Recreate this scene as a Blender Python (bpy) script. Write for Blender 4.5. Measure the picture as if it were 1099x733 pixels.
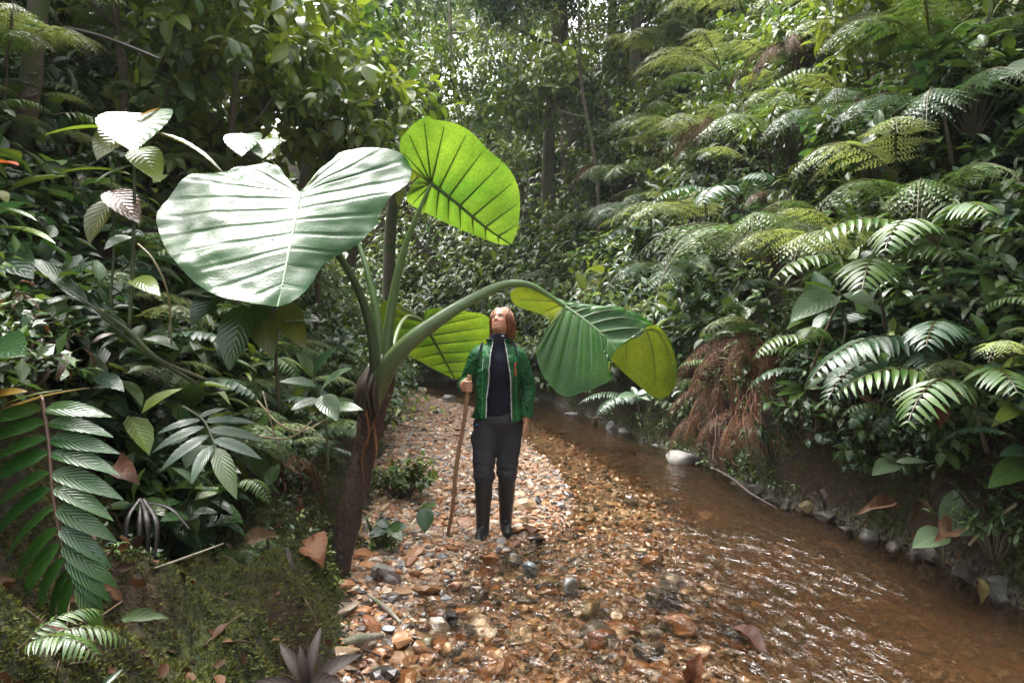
import bpy, bmesh, math, random
import numpy as np
from mathutils import Vector, Matrix

# ------------------------------------------------------------------ camera, sky, sun, exposure
for o in list(bpy.data.objects):
    bpy.data.objects.remove(o)
SC = bpy.context.scene
COL = SC.collection
rng = np.random.default_rng(7)
random.seed(7)
FPX, CX, HY, CAMZ = 733.0, 549.5, 350.0, 1.48      # focal length in pixels, centre, horizon row, eye height

cam = bpy.data.cameras.new("camera")
cam.sensor_width = 36.0
cam.lens = 36.0 * FPX / 1099.0
cam.shift_y = -(366.5 - HY) / 1099.0
cam.clip_start, cam.clip_end = 0.05, 500.0
cam_o = bpy.data.objects.new("camera", cam)
COL.objects.link(cam_o)
cam_o.location = (0, 0, CAMZ)
cam_o.rotation_euler = (math.radians(90), 0, 0)
SC.camera = cam_o

SUN_EL, SUN_AZ = math.radians(66), math.radians(-42)   # azimuth from +Y towards +X
W = bpy.data.worlds.new("World")
SC.world = W
W.use_nodes = True
nt = W.node_tree
sky = nt.nodes.new("ShaderNodeTexSky")
sky.sky_type = 'NISHITA'
sky.sun_disc = False
sky.sun_elevation = SUN_EL
sky.sun_rotation = SUN_AZ
sky.dust_density = 10.0
sky.air_density = 1.4
hsv = nt.nodes.new("ShaderNodeHueSaturation")
hsv.inputs["Saturation"].default_value = 0.22
bg = nt.nodes["Background"]
bg.inputs["Strength"].default_value = 0.15
nt.links.new(sky.outputs[0], hsv.inputs["Color"])
nt.links.new(hsv.outputs[0], bg.inputs["Color"])

sun = bpy.data.lights.new("sun", 'SUN')
sun.energy = 0.85
sun.angle = math.radians(12)
sun.color = (1.0, 0.98, 0.95)
sun_o = bpy.data.objects.new("sun", sun)
COL.objects.link(sun_o)
sd = Vector((math.sin(SUN_AZ) * math.cos(SUN_EL), math.cos(SUN_AZ) * math.cos(SUN_EL), math.sin(SUN_EL)))
sun_o.rotation_euler = (-sd).to_track_quat('-Z', 'Y').to_euler()
sun_o.location = sd * 40

SC.view_settings.view_transform = 'Standard'
SC.view_settings.look = 'None'
SC.view_settings.exposure = 2.3
SC.view_settings.gamma = 1.0
SC.view_settings.use_curve_mapping = False
HAZE = 0.0007
SC.cycles.max_bounces = 8
SC.cycles.diffuse_bounces = 3
SC.cycles.glossy_bounces = 3
SC.cycles.transmission_bounces = 4
SC.cycles.transparent_max_bounces = 8
SC.cycles.volume_bounces = 0
SC.cycles.sample_clamp_indirect = 4.0

# ------------------------------------------------------------------ helpers
def P(px, py, d):
    return np.array([(px - CX) / FPX * d, d, CAMZ - (py - HY) / FPX * d])

def _hash(ix, iy, iz):
    h = (ix * 374761393 + iy * 668265263 + iz * 2147483647) & 0xffffffff
    h = ((h ^ (h >> 13)) * 1274126177) & 0xffffffff
    return ((h ^ (h >> 16)) & 0xffff) / 65535.0

def vnoise(x, y, z=0.0):
    x, y, z = np.broadcast_arrays(np.asarray(x, float), np.asarray(y, float), np.asarray(z, float))
    xi, yi, zi = np.floor(x).astype(np.int64), np.floor(y).astype(np.int64), np.floor(z).astype(np.int64)
    fx, fy, fz = x - xi, y - yi, z - zi
    fx, fy, fz = fx*fx*(3-2*fx), fy*fy*(3-2*fy), fz*fz*(3-2*fz)
    r = 0
    for a in (0, 1):
        for b in (0, 1):
            for c in (0, 1):
                w = (fx if a else 1-fx) * (fy if b else 1-fy) * (fz if c else 1-fz)
                r = r + w * _hash(xi+a, yi+b, zi+c)
    return r * 2 - 1

def fbm(x, y, z=0.0, o=4):
    r, a, f = 0, 0.5, 1.0
    for i in range(o):
        r = r + a * vnoise(np.asarray(x)*f + 17.3*i, np.asarray(y)*f + 5.1*i, np.asarray(z)*f)
        a, f = a*0.5, f*2.03
    return r

def norm(v):
    v = np.asarray(v, float)
    return v / np.maximum(np.linalg.norm(v, axis=-1, keepdims=True), 1e-9)

class Geo:
    """collects vertices, faces, vertex colours and uvs; build() links them as ONE mesh object"""
    def __init__(s):
        s.v, s.q, s.t, s.c, s.u, s.n = [], [], [], [], [], 0
    def add(s, v, quads=None, tris=None, col=(1, 1, 1), uv=None):
        v = np.asarray(v, float).reshape(-1, 3)
        k = len(v)
        col = np.asarray(col, float)
        if col.ndim == 1:
            col = np.tile(col, (k, 1))
        uv = np.zeros((k, 2)) if uv is None else np.asarray(uv, float)
        if quads is not None and len(quads): s.q.append(np.asarray(quads) + s.n)
        if tris is not None and len(tris): s.t.append(np.asarray(tris) + s.n)
        s.v.append(v); s.c.append(col); s.u.append(uv); s.n += k
    def mesh(s, name, smooth=True):
        v = np.concatenate(s.v); c = np.concatenate(s.c); u = np.concatenate(s.u)
        q = np.concatenate(s.q) if s.q else np.zeros((0, 4), int)
        t = np.concatenate(s.t) if s.t else np.zeros((0, 3), int)
        me = bpy.data.meshes.new(name)
        me.vertices.add(len(v)); me.vertices.foreach_set("co", v.astype(np.float32).ravel())
        loops = np.concatenate([q.ravel(), t.ravel()]).astype(np.int32)
        me.loops.add(len(loops)); me.loops.foreach_set("vertex_index", loops)
        st = np.concatenate([np.arange(len(q))*4, len(q)*4 + np.arange(len(t))*3]).astype(np.int32)
        me.polygons.add(len(st)); me.polygons.foreach_set("loop_start", st)
        me.polygons.foreach_set("use_smooth", np.full(len(st), bool(smooth)))
        a = me.attributes.new("Col", 'FLOAT_COLOR', 'POINT')
        a.data.foreach_set("color", np.concatenate([c, np.ones((len(c), 1))], 1).astype(np.float32).ravel())
        b = me.attributes.new("uvp", 'FLOAT2', 'POINT')
        b.data.foreach_set("vector", u.astype(np.float32).ravel())
        me.update(calc_edges=True)
        return me
    def build(s, name, mat, parent=None, smooth=True):
        me = s.mesh(name, smooth)
        me.materials.append(mat)
        return link(name, me, parent)

def link(name, me, parent=None):
    o = bpy.data.objects.new(name, me)
    COL.objects.link(o)
    if parent is not None:
        o.parent = parent
    return o

def tag(o, label=None, cat=None, group=None, kind=None):
    if label: o["label"] = label
    if cat: o["category"] = cat
    if group: o["group"] = group
    if kind: o["kind"] = kind
    return o

def empty(name, loc, label, cat, group=None):
    o = bpy.data.objects.new(name, None)
    COL.objects.link(o)
    o.empty_display_size = 0.1
    o.location = [float(a) for a in loc]
    return tag(o, label, cat, group)

def copy_tree(o, parent=None):
    c = o.copy()
    COL.objects.link(c)
    if parent is not None:
        c.parent = parent
    for ch in list(o.children):
        copy_tree(ch, c)
    return c

def catmull(pts, n):
    p = np.asarray(pts, float)
    if len(p) == 2:
        t = np.linspace(0, 1, n)[:, None]
        return p[0]*(1-t) + p[1]*t
    p = np.vstack([2*p[0]-p[1], p, 2*p[-1]-p[-2]])
    m = len(p) - 3
    out = []
    for t in np.linspace(0, m, n):
        i = min(int(t), m-1); f = t - i
        a, b, c, d = p[i:i+4]
        out.append(0.5*((2*b) + (c-a)*f + (2*a-5*b+4*c-d)*f*f + (3*b-a-3*c+d)*f**3))
    return np.array(out)

def tube(g, pts, r, seg=8, col=(1, 1, 1), n=None, cap=True, rough=0.0, flat=1.0):
    p = catmull(pts, n) if n else np.asarray(pts, float)
    k = len(p)
    rr = np.interp(np.linspace(0, 1, k), np.linspace(0, 1, len(np.atleast_1d(r))), np.atleast_1d(r)) if np.ndim(r) else np.full(k, r)
    t = norm(np.gradient(p, axis=0))
    ref = np.array([0, 0, 1.0]) if abs(t[0][2]) < 0.9 else np.array([1.0, 0, 0])
    x = norm(np.cross(ref, t[0]))
    V, U = [], []
    for i in range(k):
        x = norm(x - t[i]*np.dot(x, t[i])); y = np.cross(t[i], x)
        a = np.arange(seg) / seg * 2*np.pi
        rad = rr[i]
        if rough:
            rad = rad * (1 + rough*fbm(p[i][0]*9 + np.cos(a)*1.7, p[i][2]*9 + np.sin(a)*1.7, p[i][1]*9, 3))
        rad = np.broadcast_to(rad, (seg,))
        V.append(p[i] + (np.cos(a)*rad)[:, None]*x + (np.sin(a)*rad*flat)[:, None]*y)
        U.append(np.stack([a/(2*np.pi), np.full(seg, i/(k-1))], 1))
    V = np.concatenate(V); U = np.concatenate(U)
    i, j = np.meshgrid(np.arange(k-1), np.arange(seg), indexing='ij')
    q = np.stack([i*seg+j, i*seg+(j+1) % seg, (i+1)*seg+(j+1) % seg, (i+1)*seg+j], -1).reshape(-1, 4)
    tr = []
    if cap:
        V = np.vstack([V, p[0], p[-1]]); U = np.vstack([U, [0, 0], [0, 1]])
        m = k*seg
        for j in range(seg):
            tr.append([m, (j+1) % seg, j]); tr.append([m+1, (k-1)*seg+j, (k-1)*seg+(j+1) % seg])
    c = np.asarray(col, float)
    if c.ndim == 2 and len(c) != len(V):           # colours along the length
        cc = np.stack([np.interp(U[:, 1], np.linspace(0, 1, len(c)), c[:, e]) for e in range(3)], 1)
        c = cc
    g.add(V, q, tr, c, U)

def ico(sub):
    bm = bmesh.new(); bmesh.ops.create_icosphere(bm, subdivisions=sub, radius=1.0)
    v = np.array([q.co[:] for q in bm.verts]); f = np.array([[q.index for q in p.verts] for p in bm.faces]); bm.free()
    return v, f
def grid_faces(nu, nv):
    i, j = np.meshgrid(np.arange(nu-1), np.arange(nv-1), indexing='ij')
    return np.stack([i*nv+j, i*nv+j+1, (i+1)*nv+j+1, (i+1)*nv+j], -1).reshape(-1, 4)

# ------------------------------------------------------------------ materials
def nodes_of(name):
    m = bpy.data.materials.new(name)
    m.use_nodes = True
    t = m.node_tree
    return m, t, t.nodes["Principled BSDF"], t.nodes["Material Output"]

def N(t, kind, **kw):
    n = t.nodes.new(kind)
    for k, v in kw.items():
        if hasattr(n, k): setattr(n, k, v)
        else: n.inputs[k].default_value = v
    return n

def math_n(t, op, a, b=None):
    n = t.nodes.new("ShaderNodeMath"); n.operation = op
    for i, x in enumerate((a, b)):
        if x is None: continue
        if isinstance(x, (int, float)): n.inputs[i].default_value = x
        else: t.links.new(x, n.inputs[i])
    return n.outputs[0]

def ramp(t, fac, stops):
    r = t.nodes.new("ShaderNodeValToRGB")
    els = r.color_ramp.elements
    while len(els) < len(stops): els.new(0.5)
    for e, (p, c) in zip(els, stops):
        e.position = p; e.color = (*c, 1) if len(c) == 3 else c
    t.links.new(fac, r.inputs[0])
    return r.outputs[0]

def mixc(t, fac, a, b, mode='MIX'):
    n = t.nodes.new("ShaderNodeMix"); n.data_type = 'RGBA'; n.blend_type = mode
    if isinstance(fac, (int, float)): n.inputs[0].default_value = fac
    else: t.links.new(fac, n.inputs[0])
    for i, x in ((6, a), (7, b)):
        if isinstance(x, tuple): n.inputs[i].default_value = (*x, 1) if len(x) == 3 else x
        else: t.links.new(x, n.inputs[i])
    return n.outputs[2]

def attr(t, name):
    n = t.nodes.new("ShaderNodeAttribute"); n.attribute_name = name
    return n

def leaf_mat(name, rough=0.32, trans=0.35, veins=9.0, bump=0.25, spots=0.25, warm=(1.25, 1.15, 0.55), spec=0.5, coat=0.0):
    m, t, b, out = nodes_of(name)
    L = t.links.new
    col = attr(t, "Col").outputs["Color"]
    uv = N(t, "ShaderNodeSeparateXYZ"); L(attr(t, "uvp").outputs["Vector"], uv.inputs[0])
    u, v = uv.outputs[0], uv.outputs[1]
    au = math_n(t, 'ABSOLUTE', math_n(t, 'SUBTRACT', u, 0.5))
    mid = math_n(t, 'LESS_THAN', au, 0.035)
    ph = math_n(t, 'SUBTRACT', math_n(t, 'MULTIPLY', v, veins*6.283), math_n(t, 'MULTIPLY', au, veins*4.5))
    wv = math_n(t, 'POWER', math_n(t, 'ABSOLUTE', math_n(t, 'SINE', math_n(t, 'MULTIPLY', ph, 0.5))), 0.5)
    geo = t.nodes.new("ShaderNodeNewGeometry")
    no = N(t, "ShaderNodeTexNoise", Scale=9.0, Detail=3.0); L(geo.outputs["Position"], no.inputs["Vector"])
    f = math_n(t, 'MULTIPLY', math_n(t, 'SUBTRACT', no.outputs[0], 0.5), spots*2)
    c1 = mixc(t, math_n(t, 'ADD', 0.5, f), (0.55, 0.55, 0.55), (1.45, 1.4, 1.3))
    c2 = mixc(t, 1.0, col, c1, 'MULTIPLY')
    c3 = mixc(t, math_n(t, 'MULTIPLY', mid, 0.3), c2, mixc(t, 1.0, c2, (1.8, 1.8, 1.8), 'MULTIPLY'))
    L(c3, b.inputs["Base Color"])
    b.inputs["Roughness"].default_value = rough
    b.inputs["Specular IOR Level"].default_value = spec
    b.inputs["Coat Weight"].default_value = coat
    b.inputs["Coat Roughness"].default_value = 0.15
    bm = N(t, "ShaderNodeBump", Strength=bump, Distance=0.01)
    L(math_n(t, 'ADD', wv, math_n(t, 'MULTIPLY', no.outputs[0], 0.8)), bm.inputs["Height"])
    L(bm.outputs[0], b.inputs["Normal"])
    tl = N(t, "ShaderNodeBsdfTranslucent")
    L(mixc(t, 1.0, c3, warm, 'MULTIPLY'), tl.inputs[0])
    mx = t.nodes.new("ShaderNodeMixShader"); mx.inputs[0].default_value = trans
    L(b.outputs[0], mx.inputs[1]); L(tl.outputs[0], mx.inputs[2]); L(mx.outputs[0], out.inputs[0])
    return m

def bark_mat(name, c1, c2, rough=0.75, scale=30.0, bump=0.6, moss=0.0):
    m, t, b, out = nodes_of(name)
    L = t.links.new
    geo = t.nodes.new("ShaderNodeNewGeometry")
    no = N(t, "ShaderNodeTexNoise", Scale=scale, Detail=6.0, Roughness=0.65); L(geo.outputs["Position"], no.inputs["Vector"])
    no2 = N(t, "ShaderNodeTexNoise", Scale=scale*0.2, Detail=4.0); L(geo.outputs["Position"], no2.inputs["Vector"])
    c = ramp(t, no.outputs[0], [(0.3, c1), (0.7, c2)])
    c = mixc(t, 1.0, c, attr(t, "Col").outputs["Color"], 'MULTIPLY')
    if moss:
        c = mixc(t, ramp(t, no2.outputs[0], [(0.55-moss*0.3, (0, 0, 0)), (0.62, (1, 1, 1))]), c, (0.05, 0.085, 0.015))
    L(c, b.inputs["Base Color"])
    b.inputs["Roughness"].default_value = rough
    bm = N(t, "ShaderNodeBump", Strength=bump, Distance=0.02); L(no.outputs[0], bm.inputs["Height"]); L(bm.outputs[0], b.inputs["Normal"])
    return m

def col_mat(name, rough=0.5, bump=0.3, scale=60.0, spec=0.5, var=0.35, coat=0.0):
    """vertex colour with fine procedural variation"""
    m, t, b, out = nodes_of(name)
    L = t.links.new
    tc = t.nodes.new("ShaderNodeTexCoord")
    no = N(t, "ShaderNodeTexNoise", Scale=scale, Detail=5.0, Roughness=0.6); L(tc.outputs["Object"], no.inputs["Vector"])
    k = ramp(t, no.outputs[0], [(0.25, (1-var,)*3), (0.75, (1+var,)*3)])
    L(mixc(t, 1.0, attr(t, "Col").outputs["Color"], k, 'MULTIPLY'), b.inputs["Base Color"])
    b.inputs["Roughness"].default_value = rough
    b.inputs["Specular IOR Level"].default_value = spec
    b.inputs["Coat Weight"].default_value = coat
    bm = N(t, "ShaderNodeBump", Strength=bump, Distance=0.01); L(no.outputs[0], bm.inputs["Height"]); L(bm.outputs[0], b.inputs["Normal"])
    return m

M = {}
M["leaf"] = leaf_mat("leaf", rough=0.26, trans=0.34, spec=0.75)
M["leaf_gloss"] = leaf_mat("leaf_gloss", rough=0.22, trans=0.22, bump=0.3, spec=0.6)
M["leaf_far"] = leaf_mat("leaf_far", rough=0.34, trans=0.36, bump=0.15, spec=0.5)
M["fern"] = leaf_mat("fern", rough=0.42, trans=0.38, bump=0.1, veins=2.0)
M["dead_leaf"] = leaf_mat("dead_leaf", rough=0.6, spec=0.2, trans=0.12, warm=(1.2, 0.9, 0.6), bump=0.12, spots=0.6, veins=6.0)
M["stem"] = col_mat("stem", rough=0.45, var=0.3)
M["bark"] = bark_mat("bark", (0.05, 0.035, 0.022), (0.16, 0.12, 0.085), moss=0.25)
M["bark_pale"] = bark_mat("bark_pale", (0.12, 0.10, 0.075), (0.30, 0.26, 0.2), scale=22, moss=0.3)
M["bark_wet"] = bark_mat("bark_wet", (0.010, 0.006, 0.004), (0.055, 0.030, 0.018), rough=0.42, scale=38, bump=0.9)

# ------------------------------------------------------------------ the ground: a ravine with a stream
YL = ([-8, -2, 1, 2, 2.83, 3.6, 4.5, 9, 12, 17.5, 22, 30, 45], [-1.0, -0.72, -0.6, -0.58, -0.66, -0.84, -1.0, -1.62, -2.05, -3.0, -9, -28, -65])
YR = ([-8, 0, 2, 3.5, 5.56, 8.35, 12.8, 14.5, 17.5, 22, 30, 45], [4.4, 3.3, 2.95, 2.6, 2.2, 1.72, 0.75, 0.3, -1.2, -6.5, -25, -62])
YW = ([-8, 1, 2.5, 3.1, 3.74, 4.34, 4.6, 5.17, 6, 7.2, 9.4, 12, 14.5, 17, 45], [-.9, -.62, -.62, -.62, -.52, -.36, .02, .40, .48, .42, .05, -.5, -1.8, -2.8, -17])

def xl_f(y): return np.interp(y, *YL) + 0.07*vnoise(np.asarray(y)*1.7, 3.3)
def xr_f(y): return np.interp(y, *YR) + 0.10*vnoise(np.asarray(y)*1.4, 8.7) + 0.04*vnoise(np.asarray(y)*5.0, 2.7)
def xw_f(y): return np.interp(y, *YW)
def cosl(y): return 1/np.sqrt(1+((np.interp(np.asarray(y)+1.5, *YL)-np.interp(np.asarray(y)-1.5, *YL))/3)**2)
def cosr(y): return 1/np.sqrt(1+((np.interp(np.asarray(y)+1.5, *YR)-np.interp(np.asarray(y)-1.5, *YR))/3)**2)
def sstep(t):
    t = np.clip(t, 0, 1); return t*t*(3-2*t)

def slope_r(d, y):
    d = np.maximum(d*cosr(y), 0)
    z = 0.72*sstep(d/0.34) + 1.55*np.maximum(d-0.2, 0) + 0.15*np.maximum(d-1.5, 0)
    x = d
    n = fbm(x*0.9, y*0.9, 4.0, 4)*0.75 + fbm(x*4.0, y*4.0, 9.0, 3)*0.22 + fbm(x*11.0, y*11.0, 2.0, 2)*0.06
    return z + n*sstep(d/0.22)*np.minimum(1, 0.55+d*0.35)
def slope_l(d, y):
    d = np.maximum(d*cosl(y), 0)
    z = 0.30*sstep(d/0.34) + 0.50*np.clip(d-0.25, 0, 1.0) + 1.45*np.maximum(d-1.0, 0)
    n = fbm(d*0.9+40, y*0.9, 4.0, 4)*0.6 + fbm(d*4.0+40, y*4.0, 9.0, 3)*0.22 + fbm(d*11.0+9, y*11.0, 2.0, 2)*0.06
    return z + n*sstep(d/0.22)*np.minimum(1, 0.55+d*0.35)
def bed_z(x, y):
    xl, xr, xw = xl_f(y), xr_f(y), xw_f(y)
    dry = np.clip((xw-x)/np.maximum(xw-xl, 0.15), 0, 1)
    wet = np.clip((x-xw)/np.maximum(xr-xw, 0.3), 0, 1)
    z = np.where(x < xw, 0.012+0.06*dry, 0.0-0.080*sstep(wet/0.12)-0.11*sstep((wet-0.32)/0.36)+0.07*sstep((wet-0.9)/0.1))
    return z + 0.022*fbm(x*2.2, y*2.2, 1.0, 3)
def terrain(x, y):
    x = np.asarray(x, float); y = np.asarray(y, float)
    xl, xr = xl_f(y), xr_f(y)
    z = np.where(x < xl, bed_z(xl, y)+slope_l(xl-x, y), np.where(x > xr, bed_z(xr, y)+slope_r(x-xr, y), bed_z(x, y)))
    cap = np.interp(y, [13, 20, 26, 40], [40, 11.5, 9.0, 9.5])
    return np.where(z > cap, cap+(z-cap)*0.12, z)
def tnormal(x, y, e=0.12):
    gx = (terrain(x+e, y)-terrain(x-e, y))/(2*e); gy = (terrain(x, y+e)-terrain(x, y-e))/(2*e)
    return norm(np.stack([-gx, -gy, np.ones_like(gx)], -1))
def hit(px, py, start=1.0, stop=45.0):
    """where the line of sight of a pixel meets the ground"""
    t = np.arange(start, stop, 0.02)
    x, y, z = (px-CX)/FPX*t, t, CAMZ-(py-HY)/FPX*t
    k = np.nonzero(terrain(x, y) > z)[0]
    i = k[0] if len(k) else len(t)-1
    return np.array([x[i], y[i], float(terrain(x[i], y[i]))])

ys = np.concatenate([np.arange(-7, 1, 0.25), np.arange(1, 9, 0.06), np.arange(9, 20, 0.14), np.arange(20, 39, 0.5)])
ds = np.concatenate([np.arange(0, 0.8, 0.045), np.arange(0.8, 3, 0.09), np.arange(3, 8, 0.22), np.arange(8, 27, 0.8)])
def sheet(xcols):
    nx = xcols.shape[1]
    yy = np.repeat(ys[:, None], nx, 1)
    return xcols, yy
g = Geo()
xl0, xr0 = xl_f(ys), xr_f(ys)
X, Y = sheet(xl0[:, None]-ds[None, ::-1]); Z = terrain(X, Y)
Z[:, -1] = bed_z(xl0, ys)
g.add(np.stack([X, Y, Z], -1), grid_faces(*X.shape))
X, Y = sheet(xr0[:, None]+ds[None, :]); Z = terrain(X, Y)
Z[:, 0] = bed_z(xr0, ys)
g.add(np.stack([X, Y, Z], -1), grid_faces(*X.shape))
def ground_mat():
    m, t, b, out = nodes_of("forest_soil")
    L = t.links.new
    geo = t.nodes.new("ShaderNodeNewGeometry")
    n1 = N(t, "ShaderNodeTexNoise", Scale=1.6, Detail=5.0, Roughness=0.6); L(geo.outputs["Position"], n1.inputs["Vector"])
    n2 = N(t, "ShaderNodeTexNoise", Scale=28.0, Detail=6.0, Roughness=0.7); L(geo.outputs["Position"], n2.inputs["Vector"])
    soil = ramp(t, n2.outputs[0], [(0.3, (0.012, 0.009, 0.006)), (0.55, (0.05, 0.033, 0.02)), (0.8, (0.12, 0.075, 0.04))])
    moss = ramp(t, n2.outputs[0], [(0.38, (0.007, 0.009, 0.003)), (0.52, (0.030, 0.040, 0.010)), (0.68, (0.095, 0.11, 0.026))])
    sp = N(t, "ShaderNodeSeparateXYZ"); L(geo.outputs["Position"], sp.inputs[0])
    low = math_n(t, 'MULTIPLY', math_n(t, 'SUBTRACT', 1.4, sp.outputs[2]), 0.07)
    f = ramp(t, math_n(t, 'ADD', n1.outputs[0], low), [(0.5, (0, 0, 0)), (0.62, (1, 1, 1))])
    c = mixc(t, f, soil, moss)
    # wet rocky foot of the bank
    foot = ramp(t, math_n(t, 'ADD', sp.outputs[2], math_n(t, 'MULTIPLY', n1.outputs[0], 0.25)), [(0.16, (1, 1, 1)), (0.26, (0, 0, 0))])
    rock = ramp(t, n2.outputs[0], [(0.42, (0.016, 0.014, 0.011)), (0.62, (0.17, 0.15, 0.12))])
    c = mixc(t, foot, c, rock)
    L(c, b.inputs["Base Color"])
    b.inputs["Roughness"].default_value = 0.8
    b.inputs["Specular IOR Level"].default_value = 0.2
    bm = N(t, "ShaderNodeBump", Strength=1.0, Distance=0.05); L(n2.outputs[0], bm.inputs["Height"]); L(bm.outputs[0], b.inputs["Normal"])
    return m
M["ground"] = ground_mat()
tag(g.build("ground", M["ground"]), "dark mossy soil of the two ravine slopes", "ground", kind="structure")

def bed_mat():
    m, t, b, out = nodes_of("stream_gravel")
    L = t.links.new
    geo = t.nodes.new("ShaderNodeNewGeometry")
    vo = N(t, "ShaderNodeTexVoronoi", Scale=34.0, Randomness=1.0); L(geo.outputs["Position"], vo.inputs["Vector"])
    sp = N(t, "ShaderNodeSeparateColor"); L(vo.outputs["Color"], sp.inputs[0])
    c = ramp(t, sp.outputs[0], [(0.0, (0.05, 0.03, 0.018)), (0.3, (0.13, 0.07, 0.033)), (0.55, (0.20, 0.12, 0.065)), (0.8, (0.26, 0.19, 0.13)), (1.0, (0.09, 0.08, 0.075))])
    n = N(t, "ShaderNodeTexNoise", Scale=3.0, Detail=4.0); L(geo.outputs["Position"], n.inputs["Vector"])
    c = mixc(t, 1.0, c, ramp(t, n.outputs[0], [(0.3, (0.6, 0.55, 0.5)), (0.7, (1.2, 1.15, 1.1))]), 'MULTIPLY')
    L(c, b.inputs["Base Color"]); b.inputs["Roughness"].default_value = 0.5
    bm = N(t, "ShaderNodeBump", Strength=0.8, Distance=0.015); bm.invert = True
    L(vo.outputs["Distance"], bm.inputs["Height"]); L(bm.outputs[0], b.inputs["Normal"])
    return m
M["bed"] = bed_mat()
g = Geo()
k = np.linspace(0, 1, 46)
X = xl0[:, None]*(1-k) + xr0[:, None]*k; Y = np.repeat(ys[:, None], 46, 1)
g.add(np.stack([X, Y, bed_z(X, Y)], -1), grid_faces(*X.shape))
tag(g.build("stream_bed", M["bed"]), "orange gravel bed of the stream", "stream bed", kind="structure")

# water: a rippled sheet, clear where shallow, brown with silt where deep
g = Geo()
wy = np.concatenate([np.arange(-6, 1.8, 0.2), np.arange(1.8, 7, 0.018), np.arange(7, 13, 0.06), np.arange(13, 38, 0.3)])
nw = 220
k = np.linspace(0, 1, nw)
a, b_ = xl_f(wy)-0.1, xr_f(wy)+0.22
X = a[:, None]*(1-k)+b_[:, None]*k; Y = np.repeat(wy[:, None], nw, 1)
flow = X + 0.25*Y
depth = np.clip(-bed_z(np.minimum(X, xr_f(Y)), Y), 0, 1)
def ripples(X, Y):
    a = X*0.93 + Y*0.36; b = -X*0.36 + Y*0.93
    w = 0.0022*fbm(a*5.2, b*3.2, 0.5, 3) + 0.0016*vnoise(a*16, b*8.5, 3.0) + 0.0012*vnoise(a*33, b*17, 7.0)
    return w
patch = sstep((fbm(X*1.5+3, Y*0.9, 5.0, 3)+0.30)/0.45)
amp = np.clip(0.55 + (1.5+1.6*sstep((X-0.1)/0.9))*patch*sstep((X+0.75)/0.45)*sstep((5.9-Y)/1.9) + 0.55*patch*sstep((10-Y)/4), 0.2, 3.2)
Z = ripples(X, Y)*amp
dep = np.stack([sstep((depth-0.09)/0.10), np.clip(amp/3, 0, 1), 0*amp], -1)
g.add(np.stack([X, Y, Z], -1), grid_faces(*X.shape), None, dep.reshape(-1, 3))
def water_mat():
    m, t, b, out = nodes_of("water")
    L = t.links.new
    t.nodes.remove(b)
    geo = t.nodes.new("ShaderNodeNewGeometry")
    mp = N(t, "ShaderNodeMapping"); mp.inputs["Scale"].default_value = (1.0, 0.55, 1.0); mp.inputs["Rotation"].default_value = (0, 0, 0.35)
    L(geo.outputs["Position"], mp.inputs[0])
    n = N(t, "ShaderNodeTexNoise", Scale=12.0, Detail=4.0, Distortion=0.7); L(mp.outputs[0], n.inputs["Vector"])
    dp = N(t, "ShaderNodeSeparateColor"); L(attr(t, "Col").outputs["Color"], dp.inputs[0])
    bm = N(t, "ShaderNodeBump", Strength=1.0, Distance=0.075); L(math_n(t, 'MULTIPLY', n.outputs[0], math_n(t, 'ADD', 0.03, dp.outputs[1])), bm.inputs["Height"])
    tr = N(t, "ShaderNodeBsdfTransparent"); L(mixc(t, dp.outputs[0], (0.86, 0.76, 0.63), (0.47, 0.37, 0.27)), tr.inputs[0])
    df = N(t, "ShaderNodeBsdfDiffuse"); df.inputs[0].default_value = (0.070, 0.042, 0.021, 1)
    m1 = t.nodes.new("ShaderNodeMixShader"); L(math_n(t, 'MULTIPLY', dp.outputs[0], 0.26), m1.inputs[0]); L(tr.outputs[0], m1.inputs[1]); L(df.outputs[0], m1.inputs[2])
    gl = N(t, "ShaderNodeBsdfGlossy", Roughness=0.04); L(bm.outputs[0], gl.inputs["Normal"])
    fr = N(t, "ShaderNodeFresnel", IOR=1.5); L(bm.outputs[0], fr.inputs["Normal"])
    m2 = t.nodes.new("ShaderNodeMixShader"); L(fr.outputs[0], m2.inputs[0]); L(m1.outputs[0], m2.inputs[1]); L(gl.outputs[0], m2.inputs[2])
    L(m2.outputs[0], out.inputs[0])
    return m
M["water"] = water_mat()
tag(g.build("water", M["water"]), "clear brown water of the shallow stream", "water", kind="structure")

# ------------------------------------------------------------------ gravel and pebbles (nobody could count them)
def rotmats(n, tilt=0.4):
    a = rng.uniform(0, 2*np.pi, n); b = rng.normal(0, tilt, n); c = rng.normal(0, tilt, n)
    ca, sa, cb, sb, cc, sc_ = np.cos(a), np.sin(a), np.cos(b), np.sin(b), np.cos(c), np.sin(c)
    z, o = np.zeros(n), np.ones(n)
    Rz = np.stack([ca, -sa, z, sa, ca, z, z, z, o], -1).reshape(-1, 3, 3)
    Rx = np.stack([o, z, z, z, cb, -sb, z, sb, cb], -1).reshape(-1, 3, 3)
    Ry = np.stack([cc, z, sc_, z, o, z, -sc_, z, cc], -1).reshape(-1, 3, 3)
    return Rx @ Ry @ Rz
PEB = np.array([(0.26, 0.125, 0.052), (0.30, 0.20, 0.115), (0.22, 0.095, 0.038), (0.36, 0.29, 0.215), (0.15, 0.135, 0.125), (0.47, 0.42, 0.36),
                (0.15, 0.06, 0.024), (0.085, 0.062, 0.047), (0.04, 0.033, 0.03), (0.29, 0.165, 0.09), (0.19, 0.14, 0.10), (0.11, 0.11, 0.115)])
PEB = PEB*1.28
PW = np.array([.17, .13, .11, .09, .07, .045, .09, .08, .04, .11, .07, .03])
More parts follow.
